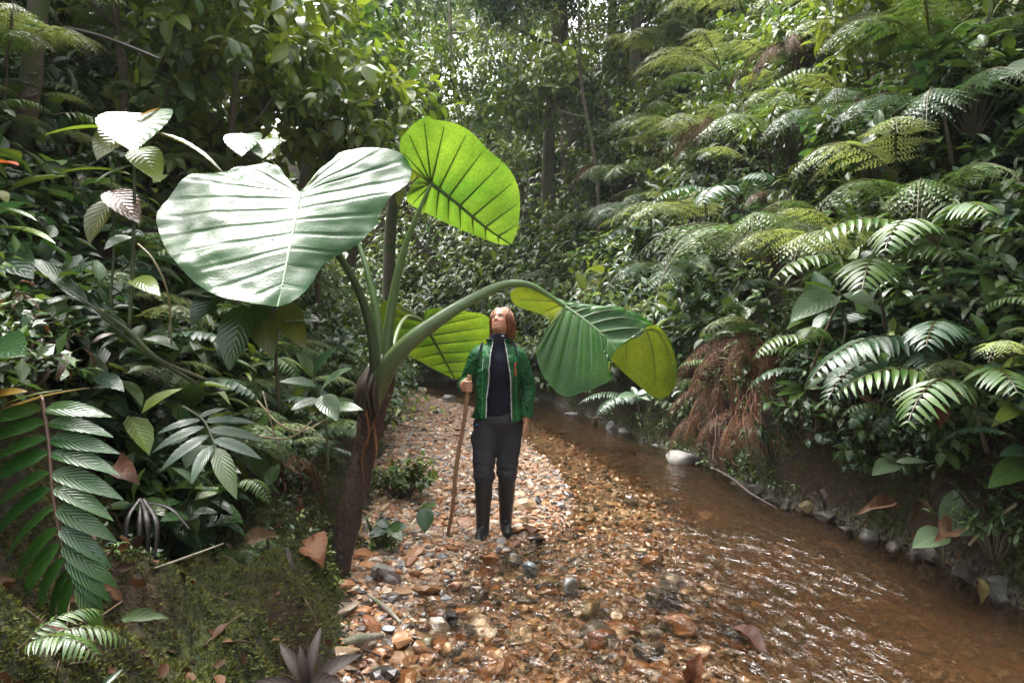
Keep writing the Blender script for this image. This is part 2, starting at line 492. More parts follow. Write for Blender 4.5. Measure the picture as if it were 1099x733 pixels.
def pebbles(n, y0, y1, smin, smax, pw=2.0, sub=1):
    u = rng.uniform(0, 1, n)
    y = 1/((1-u)/y0 + u/y1)                     # closer ones denser
    k = rng.uniform(0.0, 1.0, n)
    x = xl_f(y)+(xr_f(y)-xl_f(y))*k**1.15 - 0.05
    s = smin + (smax-smin)*rng.uniform(0, 1, n)**pw
    V, F = ico(sub)
    nv = len(V)
    sh = np.stack([rng.uniform(0.75, 1.35, n), rng.uniform(0.55, 1.0, n), rng.uniform(0.25, 0.6, n)], -1)
    jit = 1 + rng.uniform(-0.28, 0.28, (n, nv))*(1 if sub == 1 else 0.35)
    if sub > 1:
        o3 = rng.uniform(0, 50, (n, 1, 3)); q3 = V[None]*1.3+o3
        jit = jit+0.45*vnoise(q3[..., 0], q3[..., 1], q3[..., 2])
    L = V[None]*jit[..., None]*sh[:, None, :]*s[:, None, None]
    R = rotmats(n, 0.3)
    Wd = np.einsum('nij,nkj->nki', R, L)
    pos = np.stack([x, y, bed_z(x, y)+s*0.16*rng.uniform(-0.4, 1.6, n)], -1)
    Wd = Wd + pos[:, None]
    c = PEB[rng.choice(len(PEB), n, p=PW/PW.sum())]*rng.uniform(0.65, 1.2, (n, 1))
    wet = np.clip((x-xw_f(y)+0.12)/0.25, 0, 1)[:, None]
    c = c*(1-0.38*wet)
    f = (F[None]+np.arange(n)[:, None, None]*nv).reshape(-1, 3)
    return Wd.reshape(-1, 3), f, np.repeat(c, nv, 0), np.repeat(wet[:, 0] > .5, len(F))
g, gw = Geo(), Geo()
for a in ((24000, 1.9, 7.5, 0.007, 0.027, 1.8), (11000, 4.0, 16.0, 0.014, 0.042, 1.8), (1500, 1.9, 12.0, 0.025, 0.055, 1.4, 2), (420, 2.0, 6.0, 0.04, 0.10, 2.2, 2)):
    v, f, c, w = pebbles(*a); g.add(v, None, f[~w], c); gw.add(v, None, f[w], c)
M["pebble"] = col_mat("pebble", rough=0.42, bump=0.4, scale=90, var=0.3)
M["pebble_wet"] = col_mat("pebble_wet", rough=0.16, bump=0.25, scale=90, var=0.3, spec=0.6)
tag(g.build("gravel", M["pebble"], smooth=False), "dry orange and grey gravel of the bar under the woman's boots", "gravel", kind="stuff")
tag(gw.build("gravel", M["pebble_wet"], smooth=False), "dark wet gravel lying in the shallow water", "gravel", kind="stuff")

# ------------------------------------------------------------------ foliage tools
def template(n=4, wid=0.42, droop=0.25, fold=0.12, peak=0.42, tip=1.0):
    """one leaf along +Y, width across X, upper face +Z: vertices, quads, uv"""
    t = np.linspace(0, 1, n+1)
    q_ = 0.95; p_ = q_*peak/(1-peak)
    w = (t**p_*(1-t)**q_)/(peak**p_*(1-peak)**q_)
    w = np.maximum(w, np.where(t < 0.5, 0.05, 0.015))*wid/2
    V, U = [], []
    for i in range(n+1):
        for j in (-1, 0, 1):
            V.append((j*w[i], t[i]-droop*0.25*t[i]**2, -droop*t[i]**2*0.8 + fold*abs(j)*w[i]*2.0))
            U.append((0.5+0.5*j, t[i]))
    return np.array(V), grid_faces(n+1, 3), np.array(U)
T_OV = template(4, 0.50, 0.22, 0.18, 0.40)
T_LA = template(4, 0.24, 0.40, 0.25, 0.38)
T_SM = template(2, 0.50, 0.15, 0.15, 0.45)
T_FAR = template(2, 0.46, 0.25, 0.2, 0.45)
T_HI = template(8, 0.46, 0.30, 0.16, 0.40)
T_HL = template(8, 0.27, 0.45, 0.22, 0.36)

def frames(d, up):
    """rotation matrices with +Y along d and +Z close to up"""
    y = norm(d); x = norm(np.cross(y, up)); z = np.cross(x, y)
    return np.stack([x, y, z], -1)

def put_leaves(g, tpl, pos, d, up, size, col):
    V, F, U = tpl
    n = len(pos)
    R = frames(d, up)
    w = np.einsum('nij,kj->nki', R, V)*np.asarray(size)[:, None, None] + np.asarray(pos)[:, None]
    f = (F[None]+np.arange(n)[:, None, None]*len(V)).reshape(-1, 4)
    g.add(w.reshape(-1, 3), f, None, np.repeat(col, len(V), 0), np.tile(U, (n, 1)))

GREEN = {   # leaf colours (linear); pale and silver have sheen put into them
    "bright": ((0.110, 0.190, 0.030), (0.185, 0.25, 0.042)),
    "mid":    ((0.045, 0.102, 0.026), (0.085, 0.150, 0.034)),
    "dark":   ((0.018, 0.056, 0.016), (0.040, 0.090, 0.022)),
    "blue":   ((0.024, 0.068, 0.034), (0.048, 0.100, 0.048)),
    "pale": ((0.145, 0.215, 0.085), (0.22, 0.27, 0.135)),  # sunlight and sheen on the fern fronds put into a paler green
    "silver": ((0.10, 0.165, 0.10), (0.14, 0.21, 0.13)),  # sky sheen on leaf tops put into the green
    "olive":  ((0.085, 0.110, 0.025), (0.120, 0.130, 0.030)),
    "brown":  ((0.060, 0.028, 0.013), (0.130, 0.060, 0.026)),
}
def leafcol(kind, n, r=None):
    r = r or rng
    a, b = np.array(GREEN[kind][0]), np.array(GREEN[kind][1])
    c = a+(b-a)*r.uniform(0, 1, (n, 1))
    return c*r.uniform(0.8, 1.2, (n, 1))

def sprigs(g, base, axis, length, k, tpl, size, col, stemcol=(0.07, 0.075, 0.025), spread=0.95, droop=0.3, up=(0, 0, 1), stems=True, sr=0.006):
    """leafy shoots: base (M,3), axis (M,3), length (M,), k leaves each; col (M,3)"""
    Mn = len(base)
    axis = norm(axis)
    t = np.linspace(0.22, 1.0, k)[None, :]*np.ones((Mn, 1))
    side = norm(np.cross(axis, np.array([0.13, 0.2, 1.0])))
    oth = np.cross(axis, side)
    az = np.arange(k)[None, :]*2.4 + rng.uniform(0, 6.28, (Mn, 1)) + rng.normal(0, 0.3, (Mn, k))
    rad = np.cos(az)[..., None]*side[:, None]+np.sin(az)[..., None]*oth[:, None]
    sag = np.zeros((Mn, k, 3)); sag[..., 2] = -0.18*(t**2)*length[:, None]
    pos = base[:, None]+axis[:, None]*(t*length[:, None])[..., None]+sag
    d = rad*spread + axis[:, None]*(0.15+0.75*t[..., None]**2) + np.array([0, 0, -droop]) + rng.normal(0, 0.12, (Mn, k, 3))
    u = np.array(up)+0.45*axis[:, None]+rng.normal(0, 0.25, (Mn, k, 3))
    sz = size[:, None]*rng.uniform(0.65, 1.2, (Mn, k))
    c = np.repeat(col[:, None], k, 1)*rng.uniform(0.75, 1.25, (Mn, k, 1))
    put_leaves(g, tpl, pos.reshape(-1, 3), d.reshape(-1, 3), u.reshape(-1, 3), sz.ravel(), c.reshape(-1, 3))
    if stems:
        tt = np.array([0, 0.5, 1.0])
        p = base[:, None]+axis[:, None]*(tt[None]*length[:, None])[..., None]
        p[..., 2] -= 0.18*tt**2*length[:, None]
        w = (sr*np.array([1.3, 0.9, 0.4]))[None, :, None]
        q = np.stack([p+side[:, None]*w, p-0.5*side[:, None]*w+0.87*oth[:, None]*w, p-0.5*side[:, None]*w-0.87*oth[:, None]*w], 2)  # M,3,3,3
        f = []
        for i in range(2):
            for j in range(3):
                f.append([i*3+j, i*3+(j+1) % 3, (i+1)*3+(j+1) % 3, (i+1)*3+j])
        f = (np.array(f)[None]+np.arange(Mn)[:, None, None]*9).reshape(-1, 4)
        g.add(q.reshape(-1, 3), f, None, np.array(stemcol), np.tile([[0.1, 0.1]], (Mn*9, 1)))

# ------------------------------------------------------------------ undergrowth matted over the two slopes
def keep_clear(x, y, z, spots):
    k = np.ones(len(x), bool)
    for (cx, cy, cz, r) in spots:
        k &= (x-cx)**2+(y-cy)**2+(z-cz)**2 > r*r
    return k
CLEAR = []
def slope_points(side, n, y0, y1, d0, d1, p=1.0):
    u = rng.uniform(0, 1, n)
    y = 1/((1-u)/y0+u/y1) if p else rng.uniform(y0, y1, n)
    d = d0+(d1-d0)*rng.uniform(0, 1, n)**1.25
    x = xr_f(y)+d if side > 0 else xl_f(y)-d
    return x, y, terrain(x, y), d
def undergrowth(g, side, n, y0, y1, d0, d1, kinds, lo=0.2, hi=0.6, lsz=(0.10, 0.2), k=8, tpl=T_OV, lean=0.55, thresh=-0.15, seed=0.0, droop=0.3):
    x, y, z, d = slope_points(side, n, y0, y1, d0, d1)
    nn = vnoise(x*1.1+seed, y*1.1, z*1.1+seed)
    kp = (nn > thresh) & keep_clear(x, y, z, CLEAR)
    x, y, z, d, nn = x[kp], y[kp], z[kp], d[kp], nn[kp]
    nm = tnormal(x, y)
    m = len(x)
    ax = nm*lean+np.array([-side*0.35, -0.25, 0.75])+rng.normal(0, 0.38, (m, 3))
    pn = fbm(x*0.7+seed*3, y*0.7, z*0.7, 2)*0.5+0.5+rng.normal(0, 0.16, m)
    pick = np.clip((pn*len(kinds)).astype(int), 0, len(kinds)-1)
    col = np.zeros((m, 3))
    for i, kd in enumerate(kinds):
        s = pick == i
        col[s] = leafcol(kd, s.sum())
    far = np.clip(y/9.0, 0.75, 2.2)
    L = rng.uniform(lo, hi, m)*np.sqrt(far)
    sz = rng.uniform(lsz[0], lsz[1], m)*far**0.5
    base = np.stack([x, y, z-0.03], -1)+nm*0.02
    sprigs(g, base, ax, L, k, tpl, sz, col, droop=droop)

for q, r_ in ((P(50, 470, 2.1), .36), (P(57, 560, 2.0), .40), (P(90, 620, 1.9), .36), (P(50, 560, 1.6), .40), (P(110, 560, 1.7), .34), (P(225, 475, 2.8), .30), (P(225, 500, 2.45), .28), (P(350, 610, 3.3), .22), (P(310, 640, 2.9), .30)):
    CLEAR.append((*q, r_))
for px, py, r_ in ((215, 690, .38), (250, 640, .32), (330, 660, .3), (1015, 600, .25), (962, 520, .2), (880, 550, .22)):
    CLEAR.append((*hit(px, py), r_))
# right slope
g = Geo()
undergrowth(g, 1, 5200, 3.0, 20, 0.55, 8.0, ["dark", "blue", "mid", "bright"], 0.25, 0.7, (0.10, 0.21), 8, T_OV, seed=1.0, thresh=0.0)
undergrowth(g, 1, 5000, 3.0, 20, 0.55, 8.0, ["bright", "mid", "mid"], 0.3, 0.75, (0.15, 0.28), 8, T_LA, seed=9.0, thresh=0.0)
undergrowth(g, 1, 9000, 3.0, 22, 0.4, 8.0, ["dark", "mid", "blue"], 0.15, 0.45, (0.06, 0.12), 9, T_SM, seed=21.0, thresh=-0.12)
undergrowth(g, 1, 6000, 9.0, 40, 0.3, 14.0, ["mid", "silver", "bright", "blue"], 0.4, 0.9, (0.12, 0.22), 10, T_FAR, seed=31.0, thresh=-0.5)
undergrowth(g, 1, 5500, 15.0, 38, 0.5, 34.0, ["dark", "mid", "bright", "silver"], 0.6, 1.3, (0.13, 0.24), 10, T_FAR, seed=35.0, thresh=-0.6)
undergrowth(g, 1, 900, 2.6, 12, 0.10, 0.6, ["mid", "dark"], 0.06, 0.16, (0.03, 0.07), 7, T_SM, seed=41.0, thresh=-0.1)
undergrowth(g, 1, 900, 3.2, 14, 0.22, 0.75, ["dark", "mid", "blue"], 0.15, 0.45, (0.06, 0.14), 8, T_OV, lean=0.9, seed=45.0, thresh=-0.1, droop=0.7)
undergrowth(g, 1, 1500, 3.4, 14, 0.5, 7.0, ["blue", "mid", "bright"], 0.35, 0.8, (0.24, 0.38), 5, T_OV, seed=14.0, thresh=0.15)
undergrowth(g, 1, 1500, 3.0, 14, 0.3, 7.0, ["brown"], 0.15, 0.5, (0.08, 0.2), 5, T_LA, seed=17.0, thresh=0.05, droop=1.1)
tag(g.build("undergrowth", M["leaf"]), "tangle of small glossy leaves covering the steep right slope", "undergrowth", kind="stuff")
g = Geo()
undergrowth(g, -1, 2600, 3.0, 18, 0.8, 8.0, ["mid", "dark", "blue", "bright"], 0.25, 0.7, (0.11, 0.22), 8, T_OV, seed=51.0)
undergrowth(g, -1, 2600, 3.4, 18, 0.9, 8.0, ["bright", "mid", "dark"], 0.3, 0.8, (0.15, 0.30), 8, T_LA, seed=59.0, thresh=0.05)
undergrowth(g, -1, 6500, 1.9, 18, 0.45, 7.0, ["dark", "mid", "blue"], 0.10, 0.36, (0.04, 0.10), 9, T_SM, seed=61.0, thresh=-0.05)
undergrowth(g, -1, 4000, 7.0, 24, 0.2, 12.0, ["mid", "dark", "bright"], 0.4, 1.0, (0.10, 0.20), 10, T_FAR, seed=71.0, thresh=-0.5)
undergrowth(g, -1, 500, 3.0, 14, 0.8, 7.0, ["blue", "mid", "bright"], 0.35, 0.8, (0.22, 0.36), 5, T_OV, seed=15.0, thresh=0.1)
undergrowth(g, -1, 900, 2.0, 12, 0.3, 6.0, ["brown"], 0.12, 0.4, (0.06, 0.18), 5, T_LA, seed=19.0, thresh=0.0, droop=1.0)
undergrowth(g, -1, 800, 1.6, 4.5, 0.5, 3.0, ["dark", "dark", "blue"], 0.10, 0.28, (0.04, 0.10), 7, T_LA, seed=23.0, thresh=0.05)
undergrowth(g, -1, 5000, 11, 38, 0.3, 22.0, ["mid", "silver", "bright", "mid"], 0.5, 1.1, (0.12, 0.24), 10, T_FAR, seed=83.0, thresh=-0.6)
undergrowth(g, -1, 700, 1.3, 6, 0.1, 0.9, ["mid", "dark", "bright"], 0.04, 0.12, (0.02, 0.05), 7, T_SM, seed=27.0, thresh=0.05)
tag(g.build("undergrowth", M["leaf"]), "dark tangle of leaves covering the left slope behind the giant plant", "undergrowth", kind="stuff")

# ------------------------------------------------------------------ the giant elephant-ear plant
def big_blade(A, mid, left, right, nv=9, puff=0.02, nr=14, ncell=4, ridgeL=None, ridgeR=None, fan=0.38, wave=0.012, seed=0.0):
    """heart-shaped blade: midrib polyline, a margin polyline per side from the notch to the tip; columns follow the side veins.
    Column i runs from the midrib to the margin; every ncell-th column is a vein, the blade bulges between veins."""
    A = np.asarray(A); mid = catmull(np.vstack([A, mid]), 60)
    g = Geo()
    vein = Geo()
    nc = nv*ncell+1
    for side, (mar, ridge) in enumerate(((left, ridgeL), (right, ridgeR))):
        mg = catmull(mar, 200)
        s = np.r_[0, np.cumsum(np.linalg.norm(np.diff(mg, axis=0), axis=1))]; s /= s[-1]
        w = np.linspace(0, 1, nc)
        mp = np.stack([np.interp(w, s, mg[:, e]) for e in range(3)], 1)
        tm = np.clip((w-fan)/(1-fan), 0, 1)**1.15
        tb = np.linspace(0, 1, 60)
        og = np.stack([np.interp(tm, tb, mid[:, e]) for e in range(3)], 1)
        rr = np.linspace(0, 1, nr)
        if ridge is not None:
            rg = catmull(ridge, nc)
        G = np.zeros((nc, nr, 3))
        for j, r in enumerate(rr):
            if ridge is None:
                G[:, j] = og*(1-r)+mp*r
            else:
                G[:, j] = og*(1-r)**2 + 2*r*(1-r)*(2*rg-0.5*og-0.5*mp) + mp*r*r
        nrm = np.cross(np.gradient(G, axis=0), np.gradient(G, axis=1))
        nrm = norm(nrm)
        ref = nrm[nc//2, nr//2]
        nrm = np.where((nrm@ref)[..., None] < 0, -nrm, nrm)
        sg = 1 if ref[2] > 0 else -1
        nrm = nrm*sg
        width = np.linalg.norm(mp-og, axis=1)[:, None]
        cell = (np.arange(nc) % ncell)/ncell
        bul = np.clip(np.abs(np.sin(np.pi*cell))*(2.2 if ncell < 8 else 3.2), 0, 1)[:, None]
        bul = bul*np.sin(np.pi*np.clip(rr*0.93+0.05, 0, 1))[None, :]**0.6
        hgt = puff*bul*np.minimum(1, width/0.25)
        hgt = hgt + wave*fbm(G[..., 0]*4.2+seed, G[..., 1]*4.2, G[..., 2]*4.2, 3)*(0.3+rr[None, :])
        G = G+nrm*hgt[..., None]
        edge = np.repeat((rr[None, :] > 0.97)*1.0, nc, 0)
        isv = np.repeat((np.arange(nc) % ncell == 0)[:, None]*1.0, nr, 1)*(1-0.8*rr[None])
        c = np.stack([isv, edge, 0*edge], -1).reshape(-1, 3)
        uv = np.stack(np.broadcast_arrays(0.5+(0.5 if side else -0.5)*rr[None, :], w[:, None]), -1).reshape(-1, 2)
        F = grid_faces(nc, nr)
        if (side == 0) == (sg > 0):
            pass
        # make the upper face point up
        v0 = G.reshape(-1, 3)
        fn = np.cross(v0[F[:, 1]]-v0[F[:, 0]], v0[F[:, 3]]-v0[F[:, 0]])
        if (fn@(ref*sg)).sum() < 0: F = F[:, ::-1]
        g.add(v0, F, None, c, uv)
        for i in range(ncell, nc-1, ncell):          # raised veins on the underside
            m_ = int(nr*0.97)
            tube(vein, G[i, :m_]-nrm[i, :m_]*0.002, [0.0058, 0.0018], 5, cap=False)
        i = 0
        if side == 0: nref = ref*sg
    tube(vein, mid-nref*0.002, [0.013, 0.004], 6, cap=False)
    return g, vein

def big_leaf_mat(name, base, under, trans, rough, warm, veincol=(0.14, 0.22, 0.06), spec=0.5):
    m, t, b, out = nodes_of(name)
    L = t.links.new
    ca = N(t, "ShaderNodeSeparateColor"); L(attr(t, "Col").outputs["Color"], ca.inputs[0])
    tc = t.nodes.new("ShaderNodeNewGeometry")
    n1 = N(t, "ShaderNodeTexNoise", Scale=5.0, Detail=5.0); L(tc.outputs["Position"], n1.inputs["Vector"])
    n2 = N(t, "ShaderNodeTexNoise", Scale=70.0, Detail=3.0); L(tc.outputs["Position"], n2.inputs["Vector"])
    blot = ramp(t, n1.outputs[0], [(0.3, (0.72, 0.75, 0.7)), (0.7, (1.25, 1.2, 1.15))])
    v3 = N(t, "ShaderNodeTexVoronoi", Scale=42.0); v3.feature = 'DISTANCE_TO_EDGE'; L(tc.outputs["Position"], v3.inputs["Vector"])
    net = ramp(t, v3.outputs["Distance"], [(0.0, (0.72, 0.76, 0.7)), (0.16, (1.05, 1.05, 1.05))])
    n4 = N(t, "ShaderNodeTexNoise", Scale=2.6, Detail=6.0, Roughness=0.7); L(tc.outputs["Position"], n4.inputs["Vector"])
    blot = mixc(t, 1.0, mixc(t, 1.0, blot, net, 'MULTIPLY'), ramp(t, n4.outputs[0], [(0.38, (0.70, 0.86, 0.8)), (0.62, (1.22, 1.08, 1.0))]), 'MULTIPLY')
    c = mixc(t, 1.0, mixc(t, tc.outputs["Backfacing"], base, under), blot, 'MULTIPLY')
    vein = mixc(t, math_n(t, 'MULTIPLY', math_n(t, 'POWER', ca.outputs[0], 2.0), 0.55), c, veincol)
    L(vein, b.inputs["Base Color"])
    b.inputs["Roughness"].default_value = rough
    b.inputs["Specular IOR Level"].default_value = spec
    bm = N(t, "ShaderNodeBump", Strength=0.12, Distance=0.01); L(math_n(t, 'ADD', n2.outputs[0], math_n(t, 'MULTIPLY', n1.outputs[0], 2.0)), bm.inputs["Height"]); L(bm.outputs[0], b.inputs["Normal"])
    tl = N(t, "ShaderNodeBsdfTranslucent")
    ct = mixc(t, math_n(t, 'POWER', ca.outputs[0], 1.5), warm, tuple(x*0.45 for x in warm))
    L(mixc(t, 1.0, ct, blot, 'MULTIPLY'), tl.inputs[0])
    mx = t.nodes.new("ShaderNodeMixShader"); mx.inputs[0].default_value = trans
    L(b.outputs[0], mx.inputs[1]); L(tl.outputs[0], mx.inputs[2])
    # a few insect holes
    vo = N(t, "ShaderNodeTexVoronoi", Scale=7.0); L(tc.outputs["Position"], vo.inputs["Vector"])
    sp = N(t, "ShaderNodeSeparateColor"); L(vo.outputs["Color"], sp.inputs[0])
    hole = math_n(t, 'MULTIPLY', math_n(t, 'LESS_THAN', math_n(t, 'ADD', vo.outputs["Distance"], math_n(t, 'MULTIPLY', n2.outputs[0], 0.12)), 0.115), math_n(t, 'LESS_THAN', sp.outputs[0], 0.16))
    tp = t.nodes.new("ShaderNodeBsdfTransparent")
    m2 = t.nodes.new("ShaderNodeMixShader"); L(hole, m2.inputs[0]); L(mx.outputs[0], m2.inputs[1]); L(tp.outputs[0], m2.inputs[2])
    L(m2.outputs[0], out.inputs[0])
    return m
M["ear_silver"] = big_leaf_mat("ear_leaf_glossy", (0.014, 0.062, 0.012), (0.10, 0.17, 0.03), 0.14, 0.27, (0.20, 0.36, 0.03), (0.004, 0.022, 0.006), 0.24)
M["ear_bright"] = big_leaf_mat("ear_leaf_bright", (0.05, 0.13, 0.02), (0.055, 0.11, 0.012), 0.5, 0.38, (0.118, 0.225, 0.018))
M["ear_yellow"] = big_leaf_mat("ear_leaf_backlit_tint", (0.06, 0.12, 0.02), (0.062, 0.108, 0.012), 0.5, 0.38, (0.145, 0.235, 0.016))  # yellow-green of light shining through is set in the leaf colours
M["ear_fold"] = big_leaf_mat("ear_leaf_folded", (0.016, 0.078, 0.007), (0.105, 0.15, 0.014), 0.22, 0.26, (0.185, 0.265, 0.018), (0.05, 0.12, 0.03), 0.28)
M["vein"] = col_mat("vein", rough=0.4, var=0.15)
M["petiole"] = col_mat("petiole", rough=0.36, var=0.2, scale=14)
def PP(*pts): return np.array([P(*p) for p in pts])

PLANT_BASE = P(362, 634, 3.85); PLANT_BASE[2] = -0.02
plant = empty("elephant_ear_plant", PLANT_BASE, "giant elephant-ear plant with huge heart-shaped leaves on a leaning dark trunk", "plant")
def under(g, name, mat, root, smooth=True):
    """build a part whose coordinates are in world space under a root empty"""
    o = g.build(name, mat, root, smooth)
    o.matrix_parent_inverse = Matrix.Translation(root.location).inverted()
    return o
g = Geo()
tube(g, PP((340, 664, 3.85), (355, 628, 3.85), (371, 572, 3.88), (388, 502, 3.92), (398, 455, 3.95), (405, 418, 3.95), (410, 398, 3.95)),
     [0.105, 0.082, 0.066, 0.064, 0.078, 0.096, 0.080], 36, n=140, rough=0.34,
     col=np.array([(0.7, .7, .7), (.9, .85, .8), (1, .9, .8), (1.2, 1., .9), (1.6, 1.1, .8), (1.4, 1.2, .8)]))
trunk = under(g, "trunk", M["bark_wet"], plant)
for (x1, y1, d1, x2, y2, d2) in ((338, 655, 3.75, 322, 672, 3.6), (372, 652, 3.7, 382, 672, 3.55), (352, 668, 3.6, 350, 690, 3.42), (388, 640, 3.85, 402, 650, 3.75), (345, 640, 3.95, 325, 640, 4.0)):
    g = Geo(); tube(g, PP((354, 624, 3.83), (x1, y1, d1), (x2, y2, d2)), [0.055, 0.03, 0.012], 10, n=24, rough=0.3, col=(.8, .75, .7)); under(g, "root", M["bark_wet"], plant)
g = Geo()   # strip of peeled orange bark near the top
for (a, b, w, ph) in ((428, 480, 0.034, 0.0), (440, 520, 0.020, 2.0), (455, 500, 0.026, 5.0)):
    pts = PP(*[(404-(y-418)*0.155+4*math.sin(y*0.07+ph)+ (ph-2)*2.2, y, 3.845) for y in np.linspace(a, b, 8)])
    tube(g, pts, [0.006, w, w*0.7, 0.004], 8, col=(0.20, 0.075, 0.028), n=20, flat=0.22, rough=0.4)
under(g, "peeling_bark", M["stem"], plant)
g = Geo()   # withered leaf sheaths at the crown
for i, (x0, x1, x2) in enumerate(((388, 383, 381), (396, 392, 388), (392, 387, 392), (402, 397, 399))):
    tube(g, PP((x0+9, 390-i*3, 3.88), (x1+6, 414, 3.83), (x2+4, 432, 3.83), (x2+7, 449+i*3, 3.86)), [0.014, 0.042, 0.034, 0.006], 9, col=(0.036, 0.024, 0.018), n=18, flat=0.5, rough=0.5)
under(g, "withered_sheath", M["stem"], plant)
PG, PGd = np.array([(0.06, 0.075, 0.03), (0.085, 0.14, 0.045), (0.10, 0.18, 0.06)]), np.array([(0.035, 0.045, 0.022), (0.045, 0.08, 0.03), (0.06, 0.11, 0.04)])
pet = {}
def petiole(key, pts, r, col):
    g = Geo(); tube(g, PP(*pts), r, 14, col=col, n=60, rough=0.05)
    pet[key] = under(g, "petiole", M["petiole"], plant); return pet[key]
petiole(1, ((405, 435, 3.93), (403, 400, 3.86), (398, 355, 3.78), (385, 312, 3.70), (366, 278, 3.66), (340, 240, 3.60), (322, 209, 3.50)), [0.045, 0.034, 0.026, 0.021, 0.018, 0.016, 0.013], PGd)
petiole(2, ((410, 420, 4.02), (409, 380, 4.06), (404, 335, 4.12), (394, 290, 4.2), (384, 258, 4.28), (378, 232, 4.32)), [0.034, 0.030, 0.024, 0.018, 0.014, 0.012], PG)
petiole(3, ((412, 425, 3.93), (414, 390, 3.92), (418, 345, 3.92), (428, 290, 3.93), (442, 245, 3.93), (463, 197, 3.92)), [0.046, 0.038, 0.030, 0.022, 0.015, 0.010], PG)
petiole(4, ((400, 438, 3.90), (412, 402, 3.84), (434, 372, 3.80), (464, 348, 3.80), (500, 325, 3.83), (540, 306, 3.90), (568, 306, 3.95), (590, 318, 3.98), (606, 329, 4.0)), [0.045, 0.058, 0.048, 0.040, 0.032, 0.024, 0.018, 0.014, 0.011], PG)
petiole(5, ((416, 410, 4.05), (420, 380, 4.25), (428, 352, 4.5), (437, 340, 4.75), (447, 341, 4.9), (454, 345, 4.97)), [0.024, 0.018, 0.014, 0.011, 0.009, 0.008], np.array([(.16, .22, .09), (.2, .26, .12)]))

def blade(mat, vc, *a, **k):
    g, v = big_blade(*a, **k)
    o = under(g, "leaf", M[mat], plant)
    w = Geo(); w.v, w.q, w.t, w.c, w.u, w.n = v.v, v.q, v.t, [np.tile(vc, (len(x), 1)) for x in v.v], v.u, v.n
    me = w.mesh("leaf_veins"); me.materials.append(M["vein"])
    link("leaf_veins", me, o)
    return o
# leaf 1: the big glossy one lit by the sky
A = P(322, 208, 3.47)
blade("ear_silver", (0.16, 0.24, 0.12), A,
      PP((316, 240, 3.30), (308, 280, 3.11), (298, 329, 2.91)),
      PP((322, 208, 3.47), (312, 200, 3.54), (296, 180, 3.64), (277, 176, 3.66), (240, 184, 3.60), (205, 190, 3.51), (184, 208, 3.40), (169, 232, 3.27), (174, 258, 3.15), (188, 281, 3.03), (212, 305, 2.95), (240, 322, 2.90), (270, 327, 2.88), (298, 329, 2.91)),
      PP((322, 208, 3.47), (336, 196, 3.54), (352, 178, 3.65), (370, 163, 3.75), (402, 161, 3.77), (432, 166, 3.75), (441, 181, 3.69), (438, 200, 3.60), (420, 214, 3.51), (407, 232, 3.43), (404, 243, 3.39), (385, 262, 3.30), (350, 282, 3.20), (334, 305, 3.06), (318, 322, 2.96), (298, 329, 2.91)),
      nv=13, ncell=10, nr=30, puff=0.0065, wave=0.034, fan=0.40, seed=2.0)
# leaf 2: upright, seen from below against the light
A = P(463, 197, 3.92)
blade("ear_bright", (0.035, 0.07, 0.012), A,
      PP((490, 218, 3.95), (520, 243, 4.0), (549, 263, 4.06)),
      PP((463, 197, 3.92), (452, 190, 3.95), (441, 200, 4.02), (436, 215, 4.06), (447, 224, 4.12), (466, 233, 4.14), (490, 245, 4.14), (517, 256, 4.12), (535, 262, 4.09), (549, 263, 4.06)),
      PP((463, 197, 3.92), (448, 186, 3.90), (434, 172, 3.86), (429, 153, 3.80), (441, 136, 3.72), (458, 124, 3.66), (464, 128, 3.65), (484, 131, 3.66), (503, 140, 3.70), (518, 155, 3.74), (526, 164, 3.77), (545, 180, 3.84), (556, 200, 3.92), (558, 225, 3.99), (555, 247, 4.04), (549, 263, 4.06)),
      nv=12, puff=0.013, fan=0.42, seed=5.0)
# leaf 3: low behind, yellow-green
A = P(454, 345, 4.97)
blade("ear_yellow", (0.05, 0.07, 0.015), A,
      PP((466, 366, 5.02), (478, 388, 5.08), (489, 408, 5.14)),
      PP((454, 345, 4.97), (445, 338, 5.00), (428, 326, 5.04), (410, 325, 5.08), (405, 345, 5.12), (420, 368, 5.14), (444, 384, 5.16), (466, 396, 5.16), (489, 408, 5.14)),
      PP((454, 345, 4.97), (456, 334, 4.94), (470, 331, 4.90), (497, 334, 4.88), (521, 338, 4.90), (527, 350, 4.95), (522, 368, 5.02), (512, 384, 5.08), (501, 394, 5.11), (498, 402, 5.13), (489, 408, 5.14)),
      nv=11, puff=0.012, fan=0.36, seed=8.0)
# leaf 4: drooping and folded along its midrib
A = P(606, 329, 4.0)
blade("ear_fold", (0.09, 0.15, 0.06), A,
      PP((624, 341, 3.94), (644, 357, 3.87), (661, 375, 3.80)),
      PP((606, 329, 4.0), (602, 337, 3.96), (590, 350, 3.91), (577, 372, 3.85), (578, 392, 3.80), (589, 412, 3.76), (606, 426, 3.74), (626, 421, 3.74), (647, 413, 3.75), (657, 406, 3.76), (652, 396, 3.77), (655, 386, 3.79), (661, 375, 3.80)),
      PP((606, 329, 4.0), (575, 309, 4.10), (549, 311, 4.12), (553, 328, 4.2), (580, 338, 4.26), (604, 345, 4.30), (640, 372, 4.32), (672, 402, 4.24), (698, 424, 4.16), (714, 427, 4.08), (725, 410, 4.0), (724, 380, 3.94), (712, 356, 3.88), (700, 348, 3.86), (680, 361, 3.83), (661, 375, 3.80)),
      nv=11, puff=0.016, fan=0.40, seed=11.0,
      ridgeR=PP((606, 329, 4.0), (598, 322, 4.05), (600, 326, 4.1), (618, 331, 4.08), (648, 338, 4.04), (685, 344, 3.98), (698, 350, 3.92), (690, 358, 3.86), (661, 375, 3.80)))
